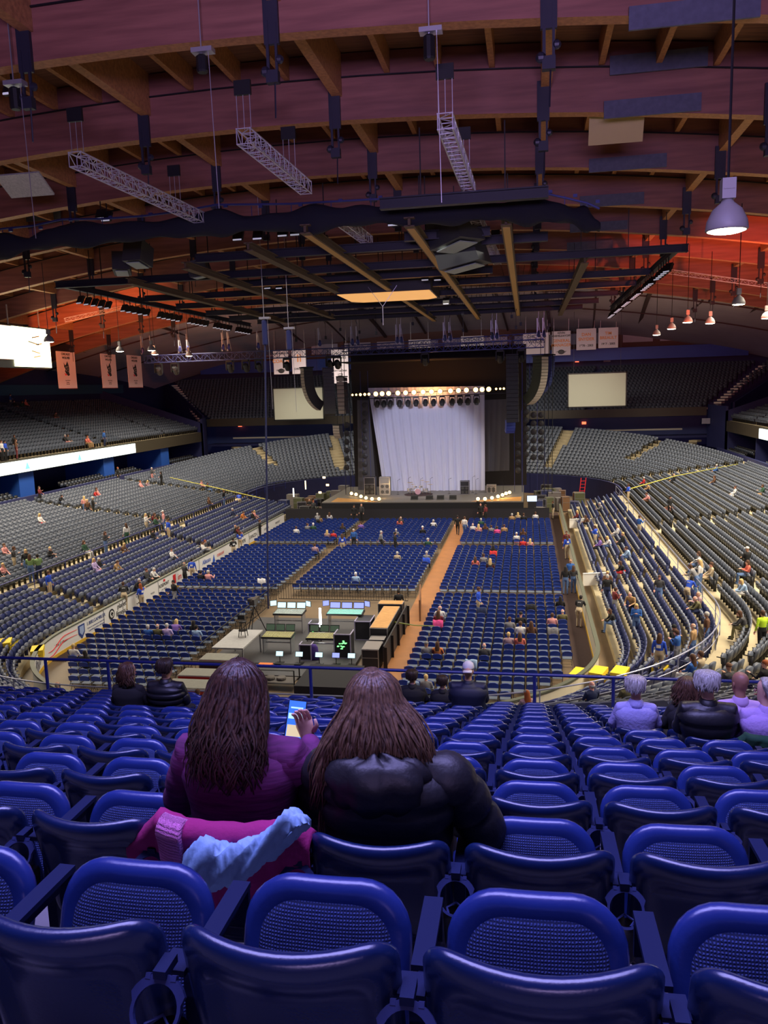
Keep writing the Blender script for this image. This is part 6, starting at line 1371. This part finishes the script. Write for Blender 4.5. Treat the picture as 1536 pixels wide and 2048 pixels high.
def sleeve(P,side,b_,m_,par,k=6,ex=1.35,name='sleeve'):
    q=-1 if side=='L' else 1; hip,neck=np.array(P['hip'],float),np.array(P['neck'],float); s=(neck-hip)/np.linalg.norm(neck-hip)
    sh=neck+np.array([1.,0,0])*P.get('sw',.19)*b_*q-s*.07; el=np.array(P['elbow'+side],float); wr=np.array(P['wrist'+side],float)
    ctrl=[neck-s*.035+np.array([.05*q,0,0]),sh+np.array([-.025*q,0,0])-s*.0,sh*.5+el*.5,el,el*.4+wr*.6,wr*.97+el*.03]; rad=[.06,.072*b_,.070*b_,.058*b_,.05*b_,.040]
    k=k or 4; pts=[];rs=[];N=k*6
    for i in range(N+1):
        f=i/N*(len(ctrl)-1); a=min(int(f),len(ctrl)-2); t=f-a
        p0=ctrl[max(a-1,0)];p1=ctrl[a];p2=ctrl[a+1];p3=ctrl[min(a+2,len(ctrl)-1)]
        pts.append(.5*((2*p1)+(-p0+p2)*t+(2*p0-5*p1+4*p2-p3)*t*t+(-p0+3*p1-3*p2+p3)*t**3)); rs.append((rad[a]*(1-t)+rad[a+1]*t)*ex/1.2*(1-.16*(1-abs(math.sin(PI*i/6)))**2))
    b=MB(); b.path(pts,rs,16); return b.build(name,m_,par,smooth=True)
def locks(par,head,fd,m_,n,L,flare,seed,wave=.02,r_=.009,part=0.,back=.0,name='hair',drop=None,tip=.6):
    rnd=random.Random(seed); fdv=np.array(fd,float); rt=np.cross(fdv,(0,0,1.)); H=np.array(head,float); mb=MB()
    rr=[]
    for t in np.linspace(0,1,15):
        z=.125-t*(L-.03); w_=np.interp(t,[0,.06,.16,.3,.5,.75,1],[.03,.065,.088,.092,.092+flare*.35,.09+flare*.75,.05+flare*.55]); d_=np.interp(t,[0,.06,.16,.3,.5,.8,1],[.03,.075,.1,.098,.075,.055,.025]); o_=np.interp(t,[0,.3,.5,.8,1],[-.012,-.02,-.045-back*.4,-.07-back,-.075-back])
        rr.append([H+rt*w_*math.cos(q)*(1+.04*math.sin(7*q+t*9))+fdv*(o_+d_*math.sin(q)*(1+.03*math.sin(9*q)))*(1 if math.sin(q)<0 or t<.12 else .55)+np.array([0,0,z]) for q in np.linspace(0,2*PI,25)[:-1]])
    mb.loft(rr)
    for i in range(n):
        th=rnd.uniform(-1.95,1.95); ph=rnd.uniform(.05,1.25); Li=L*rnd.uniform(.72,1.02) if drop is None else L*drop(th,rnd)
        side=math.sin(th); bk=-math.cos(th); pts=[]
        for j in range(13):
            t=j/12; zz=.128-t*(Li-.02)
            w_=np.interp(t,[0,.08,.2,.35,.55,.8,1],[.012,.06,.090,.096,.096+flare*.4,.094+flare*.8,.085+flare*.95])*(.9+.22*ph); d_=np.interp(t,[0,.08,.2,.35,.6,1],[.01,.07,.104,.104,.092,.075]); o_=np.interp(t,[0,.3,.5,.8,1],[-.01,-.018,-.035-back*.4,-.055-back,-.06-back])
            wv=wave*t*math.sin(t*8+i*1.7); u=(side+part*(1-t))*w_+wv
            pts.append(H+rt*u+fdv*(o_+bk*d_*(1 if bk<0 else .6)+.4*wv)+np.array([0,0,zz]))
        mb.path(pts,[r_*(.8+.5*math.sin(PI*min(1,t_*1.2)))*(1-(1-tip)*t_**3 if t_<.97 else .25) for t_ in np.linspace(0,1,13)],5,0,True,.45)
    o=mb.build(name,m_,par,smooth=True); return o
def near_person(n,px,P,label,mats,vox=.014,bulk=1.1,scale=1.,rz=0.,dx=0.,dy=0.,who='navy seat holding a sitter'):
    k=seat_at(n,px); s_=occupy(n,k,who); me,head,fd=body('body_near',P,vox,bulk)
    o=link('person',me,None,(s_.location[0]+dx,s_.location[1]+.06+dy,s_.location[2]-.02),(0,0,rz)); o.scale=(scale,)*3
    for q,m_ in enumerate(mats): me.materials[q]=m_
    tag(o,label,'person'); return o,head,fd,s_
M_EYE=mat('dark_eyes',(.03,.02,.02),.4)
SKN=mat('skin_warm_light',(.70,.40,.30),.55); CJ=mat('jeans_dark',(.03,.05,.11),.9)
# --- woman in purple with a phone
M_PURP=streak('purple_heather_knit',(.075,.008,.062),(.17,.022,.135),(1,1,9),.85,.35,6,scale=7.)
P1=dict(hip=(0,.02,.52),neck=(0,.00,1.06),head=(.0,.05,1.245),elbowL=(-.30,.10,.74),elbowR=(.31,.14,.80),wristL=(-.12,.36,.70),wristR=(.135,.46,.86),handR=(-.25,.25,1),kneeL=(-.13,.48,.55),kneeR=(.13,.48,.55),ankleL=(-.13,.52,.09),ankleR=(.13,.52,.09),curl=.95,sw=.185,face=(.15,1,0))
w1,h1,f1,s1=near_person(1,430,P1,'long brown-haired person in purple knit top seated looking at a lit phone',(SKN,M_PURP,CJ,M_BLK,M_EYE,M_LIP),.011,1.10,1.0,0,-.045,.04,'navy seat mostly covered by the magenta coat')
b_=1.10
o=sleeve(P1,'R',b_,M_PURP,w1,6,1.26); sleeve(P1,'L',b_,M_PURP,w1,6,1.26)
hc=streak('hair_dark_brown',(.012,.005,.004),(.075,.032,.020),(9,9,.9),.42,.5,6,scale=9.)
puff_torso(P1,b_,M_PURP,w1,0,1.05,-.08,.99).name='knit_top'
locks(w1,h1,f1,hc,360,.47,.035,3,.034,.0085,.0,.085)
p=np.array(P1['wristR'])+np.array([-.06,.035,.075]); ph=thing('mobile_phone',w1.matrix_basis@Vector(p),'black phone with a lit blue screen held up by the purple-topped person','phone'); ph.rotation_euler=(-.45,.12,.12)
ph.scale=(1.1,)*3
b=MB(); pr=rrect(.076,.155,.012,4); b.prism([(x,z) for x,z in pr],-.0045,.0045); b.build('phone_body',M_BLK,ph)
b=MB(); b.box((0,-.0052,0),(.068,.0012,.145)); b.build('screen',emis('phone_blue',(.03,.16,1),1.3),ph); b=MB(); b.box((0,-.0062,.012),(.062,.001,.022)); b.box((0,-.0062,.045),(.05,.001,.006)); b.build('screen_content',emis('phone_pale',(.45,.75,1),1.3),ph); b=MB(); b.box((0,-.0062,-.045),(.062,.001,.045)); b.build('screen_photo',emis('phone_photo',(.9,.72,.5),.9),ph)
# --- woman in black puffer coat
M_PUF=mat('black_puffer_nylon',(.014,.014,.017),.5,spec=.5,bump=.5,scale=10)
P2=dict(hip=(0,.02,.50),neck=(.0,.00,1.03),head=(-.06,.07,1.22),elbowL=(-.30,.14,.72),elbowR=(.36,.10,.68),wristL=(-.1,.38,.68),wristR=(.14,.38,.66),kneeL=(-.14,.48,.55),kneeR=(.16,.48,.55),ankleL=(-.13,.52,.09),ankleR=(.15,.52,.09),sw=.20,face=(-.1,1,0))
w2,h2,f2,s2=near_person(1,760,P2,'long light-brown-haired person in a hooded black puffer coat seated beside the purple top',(SKN,M_PUF,mat('olive_trousers',(.07,.065,.05),.9),M_BLK,M_EYE,M_LIP),.012,1.14,1.0,0,-.01,.03,'navy seat holding the person in black puffer coat')
puff_torso(P2,1.2,M_PUF,w2,5,1.15,-.12,.98); sleeve(P2,'R',1.22,M_PUF,w2,7,1.38); sleeve(P2,'L',1.22,M_PUF,w2,7,1.38)
def hood(par,c,sx,sy,sz,m_,seg=5):
    rings=[]
    for i in range(23):
        t=i/22; v=-PI/2+PI*t; r_=math.cos(v)
        ring_=[]
        for q in np.linspace(0,2*PI,41)[:-1]:
            bulge=1-.13*abs(math.cos(q*seg/2+.4))**6-.10*abs(math.cos(v*2.6+.5))**7+.03*math.sin(q*7+v*5)
            x=sx*r_*math.cos(q)*bulge; y=sy*r_*math.sin(q)*bulge; z=sz*math.sin(v)*bulge
            if t>.8: z-=sz*.35*(t-.8)/.2*(.4+.6*r_)
            ring_.append((c[0]+x+.0*z,c[1]+y,c[2]+z))
        rings.append(ring_)
    return lofty(rings,m_,'hood',par)
hood(w2,(-.015,-.105,.985),.20,.115,.135,M_PUF,6)
hc2=streak('hair_light_brown',(.040,.020,.011),(.17,.095,.052),(9,9,.7),.45,.5,6,scale=9.)
def dr(th,rnd): return rnd.uniform(.85,1.05) if th<-.9 else (rnd.uniform(.55,.72) if abs(th)<.8 else rnd.uniform(.62,.85))
locks(w2,h2,f2,hc2,340,.50,.13,5,.012,.0085,.05,.06,'hair',dr)
b=MB()
for q in range(16):
    t0=q/15; b.path([np.array(h2)+np.array([-.08-.02*t0,-.05-.03*t0,-.10]),np.array(h2)+np.array([-.135-.03*t0,-.12,-.26]),np.array(h2)+np.array([-.165-.02*t0,-.165,-.42-.03*math.sin(q)]),np.array(h2)+np.array([-.16-.015*q/15,-.17,-.54-.05*math.sin(q*2)])],[.008,.008,.006,.002],5,0,True,.5)
b.build('loose_strands',hc2,w2,smooth=True)
# --- magenta coat, scarf and pale blue jacket over the seat back
SB=s1.location; 
def backface(u,v,ex=.0):
    """u across in metres, v metres measured along the cloth from in front of the back over its top and down behind"""
    W=.25; bend=.075*(1-min(1,(u/W)**2)); top=.865; y0=-.04-.24*(top-.36)-bend
    if v<.10: return np.array([u,y0+.045,top-.10+v])
    if v<.16: a=(v-.10)/.06*PI; return np.array([u,y0+.045*math.cos(a)-.012,top+.035*math.sin(a)])
    d=v-.16; return np.array([u,y0-.055+.24*d-ex,top-d])
def drape(name,m_,u0,u1,vmax,wr,seed,lift,parent=None,label=None,cat=None,th=.012,nu=70,nv=34,v0=.0,slope=0.):
    rnd=random.Random(seed); ph=[rnd.uniform(0,6) for _ in range(6)]; b=MB(); vs=[]
    for j in range(nv+1):
        for i in range(nu+1):
            u=u0+(u1-u0)*i/nu; v=v0+(vmax(i/nu)-v0)*j/nv; p=backface(u,v+slope*i/nu,0)
            w_=wr*(.3+j/nv)*(math.sin(u*28+ph[0]+v*4)*.5+math.sin(u*51+ph[1]-v*9)*.3+math.sin(u*13+v*22+ph[2])*.45)
            out=abs(u)>.25; e_=max(0,abs(u)-.24)
            vs.append((p[0]+.25*w_,p[1]-lift-abs(w_)-(.0 if not out else -.3*e_),p[2]-(1.0*e_ if out else 0)+.15*w_))
    k=nu+1; b.add(vs,[(j*k+i,j*k+i+1,(j+1)*k+i+1,(j+1)*k+i) for j in range(nv) for i in range(nu)])
    o=b.build(name,m_,parent,tuple(SB) if parent is None else (0,0,0),smooth=True); md=o.modifiers.new('s','SOLIDIFY'); md.thickness=th; md.offset=0
    if label: tag(o,label,cat)
    return o
M_MAG=mat('magenta_fleece',(.34,.012,.135),.9,bump=.25,scale=30)
drape('coat',M_MAG,-.385,.31,lambda f:.42+.05*math.sin(f*7)+(.12*math.exp(-((f-.62)/.16)**2))-.20*max(0,f-.8)/.2,.020,4,.012,None,'magenta coat hung over the back of the seat under the purple top','coat')
def knit(name,c1):
    m_=mat(name,c1,.95); nt=m_.node_tree; b=nt.nodes['Principled BSDF']; tc=nt.nodes.new('ShaderNodeTexCoord'); wv=nt.nodes.new('ShaderNodeTexWave'); wv.bands_direction='Z'; wv.inputs['Scale'].default_value=26; wv.inputs['Distortion'].default_value=3; wv.inputs['Detail Scale'].default_value=9
    nt.links.new(tc.outputs['Object'],wv.inputs[0]); bp=nt.nodes.new('ShaderNodeBump'); bp.inputs['Strength'].default_value=1; bp.inputs['Distance'].default_value=.008; nt.links.new(wv.outputs['Fac'],bp.inputs['Height']); nt.links.new(bp.outputs[0],b.inputs['Normal']); return m_
sc=drape('scarf',knit('pink_knit',(.72,.20,.50)),-.215,-.115,lambda f:.30,.006,9,.040,None,'pink knitted scarf hanging over the magenta coat','scarf',.02,14,40,.02)
s2_=drape('pale_end',knit('pale_lilac_knit',(.60,.48,.58)),-.215,-.117,lambda f:.42,.006,9,.042,sc,None,None,.02,14,14,.30)
M_PB=mat('pale_blue_nylon',(.26,.44,.66),.6,bump=.3,scale=14)
b=MB(); rg=[]; NJ=30
for j in range(NJ+1):
    t=j/NJ; u=-.125+.44*t; zc=.735+.17*t+.02*math.sin(t*9); hh=np.interp(t,[0,.1,.5,.8,.95,1],[.07,.105,.078,.075,.05,.02]); bk=backface(u,.2)[1]
    rg.append([(u+.02*math.sin(q),bk-.055+.033*math.cos(q)*(1+.25*math.sin(3*q+j*.9))*(hh/.07),zc+hh*math.sin(q)*(1+.12*math.sin(2*q+j*.7))+.012*math.sin(5*q+j*1.3)) for q in np.linspace(0,2*PI,21)[:-1]])
b.loft(rg); o=b.build('jacket',M_PB,None,tuple(SB),smooth=True); tag(o,'pale blue crumpled jacket lying across the magenta coat','jacket')
b=MB(); b.box((0,0,0),(.006,.006,.03)); b.build('zip_pull',M_STEEL,o,(.25,-.27,.93))
# --- others further down
def jk(P,par,bulk,m_,k=5,ex=1.2): puff_torso(P,bulk,m_,par,k,ex*.93); sleeve(P,'L',bulk*.92,m_,par,k,ex*1.0); sleeve(P,'R',bulk*.92,m_,par,k,ex*1.0)
PS=dict(SI); PS['neck']=(0,-.02,1.05); PS['head']=(0,.03,1.235); PS['hip']=(0,.02,.52)
def N_(n,px,label,skin,top,hair,ht,bulk=1.15,scale=1.,face=(0,1,0),k=5,collar=True,dy=0.,rz=0.):
    P=dict(PS); P['face']=face; P['elbowL']=(-.235,.04,.80); P['elbowR']=(.235,.04,.80); P['sw']=.165; bulk*=.93; m_=top if not isinstance(top,str) else cm(top)
    o,h,f,s_=near_person(n,px,P,label,(skin,m_,cm('black'),M_BLK,M_EYE,M_LIP),.017,bulk,scale,rz,0,dy)
    jk(P,o,bulk,m_,k)
    if collar: b=MB(); b.lathe([(.10,-.05),(.085,-.01),(.068,.025),(.060,.03)],18,(0,-.01,1.075)); b.build('collar',m_,o,smooth=True)
    if ht=='long': locks(o,h,f,hair,120,.34,.05,int(px),.03,.012)
    elif ht=='short': locks(o,h,f,hair,110,.20,.0,int(px),.008,.011)
    elif ht in HAIR:
        hh=link('cap' if ht=='cap' else 'hair',HAIR[ht],o,tuple(h),(0,0,math.atan2(f[1],f[0])-PI/2+(PI if ht=='cap' else 0))); hh.material_slots[0].link='OBJECT'; hh.material_slots[0].material=hair
    return o
hb=streak('hair_brown',(.03,.012,.007),(.14,.065,.035),(9,9,.9),.5,.4,5,scale=9.); hg=streak('hair_silver',(.22,.20,.18),(.62,.60,.56),(9,9,.9),.5,.4,5,scale=9.); hd=streak('hair_near_black',(.01,.006,.005),(.05,.028,.018),(9,9,.9),.5,.4,5,scale=9.)
M_NYL=mat('black_quilted_nylon',(.010,.010,.014),.45,bump=.3,scale=12)
N_(8,272,'wavy brown-haired person in black jacket seated beside the quilted jacket, left near seats',SKN,mat('black_wool',(.012,.011,.012),.9),hb,'long',1.1,1.0,(.5,1,0),0)
N_(8,345,'short dark-haired person in black quilted jacket seated near the rail at left',SKN,M_NYL,hd,'short',1.25,1.05,(.15,1,0),7)
N_(12,805,'dark-haired person in black hoodie seated at the rail, left of three',SKN,'black',hd,'short',1.15,1.0,(.2,1,0),0)
N_(12,868,'dark-haired person in black hoodie seated at the rail, middle of three',SKN,'black',hd,'short',1.1,.93,(.2,1,0),0)
N_(11,932,'person in backwards white cap and navy jacket seated at the rail',SKN,mat('navy_nylon',(.012,.016,.04),.6),cm('white'),'cap',1.4,1.1,(0,1,0),0)
N_(7,1298,'silver-haired person in lavender sweater seated among the right near seats',SKN,mat('lavender_knit',(.36,.34,.66),.9,bump=.4,scale=30),hg,'short',1.1,1.0,(.3,1,0),0)
N_(6,1380,'grey-haired person in black jacket seated right of the lavender sweater',SKN,M_NYL,hg,'short',1.3,1.05,(.4,1,0),4)
N_(7,1418,'curly brown-haired person in dark top partly behind the black jacket',SKN,'black',hb,'long',1.05,1.0,(.2,1,0),0)
N_(7,1493,'bald person seated beyond the lilac sweater at the picture edge',mat('skin_brown',(.36,.17,.11),.5),mat('lilac_shirt',(.50,.33,.62),.9),hg,'none',1.15,1.05,(-.4,1,0),0)
o=N_(6,1515,'grey-haired person with glasses in lilac sweater at the right picture edge',SKN,mat('lilac_knit',(.42,.28,.62),.9,bump=.4,scale=30),hg,'short',1.25,1.0,(-.9,.6,0),0)
b=MB(); [b.path([(-.10,.03+.0,1.25),(-.135,.09,1.245)],.004,4),b.lathe([(.022,0),(.025,.004),(.022,.008)],12,(-.13,.11,1.24),0,Matrix.Rotation(PI/2,3,'X'))]; b.build('glasses',M_BLK,o)
kk=seat_at(6,1500); SB=SEATS[(6,kk)].location; drape('jacket',mat('dark_green_jacket',(.012,.06,.03),.9,bump=.3,scale=20),-.40,.30,lambda f:.22,.012,12,.012,None,'dark green jacket hung over a near seat back at the right picture edge','jacket')
kk=seat_at(1,930);
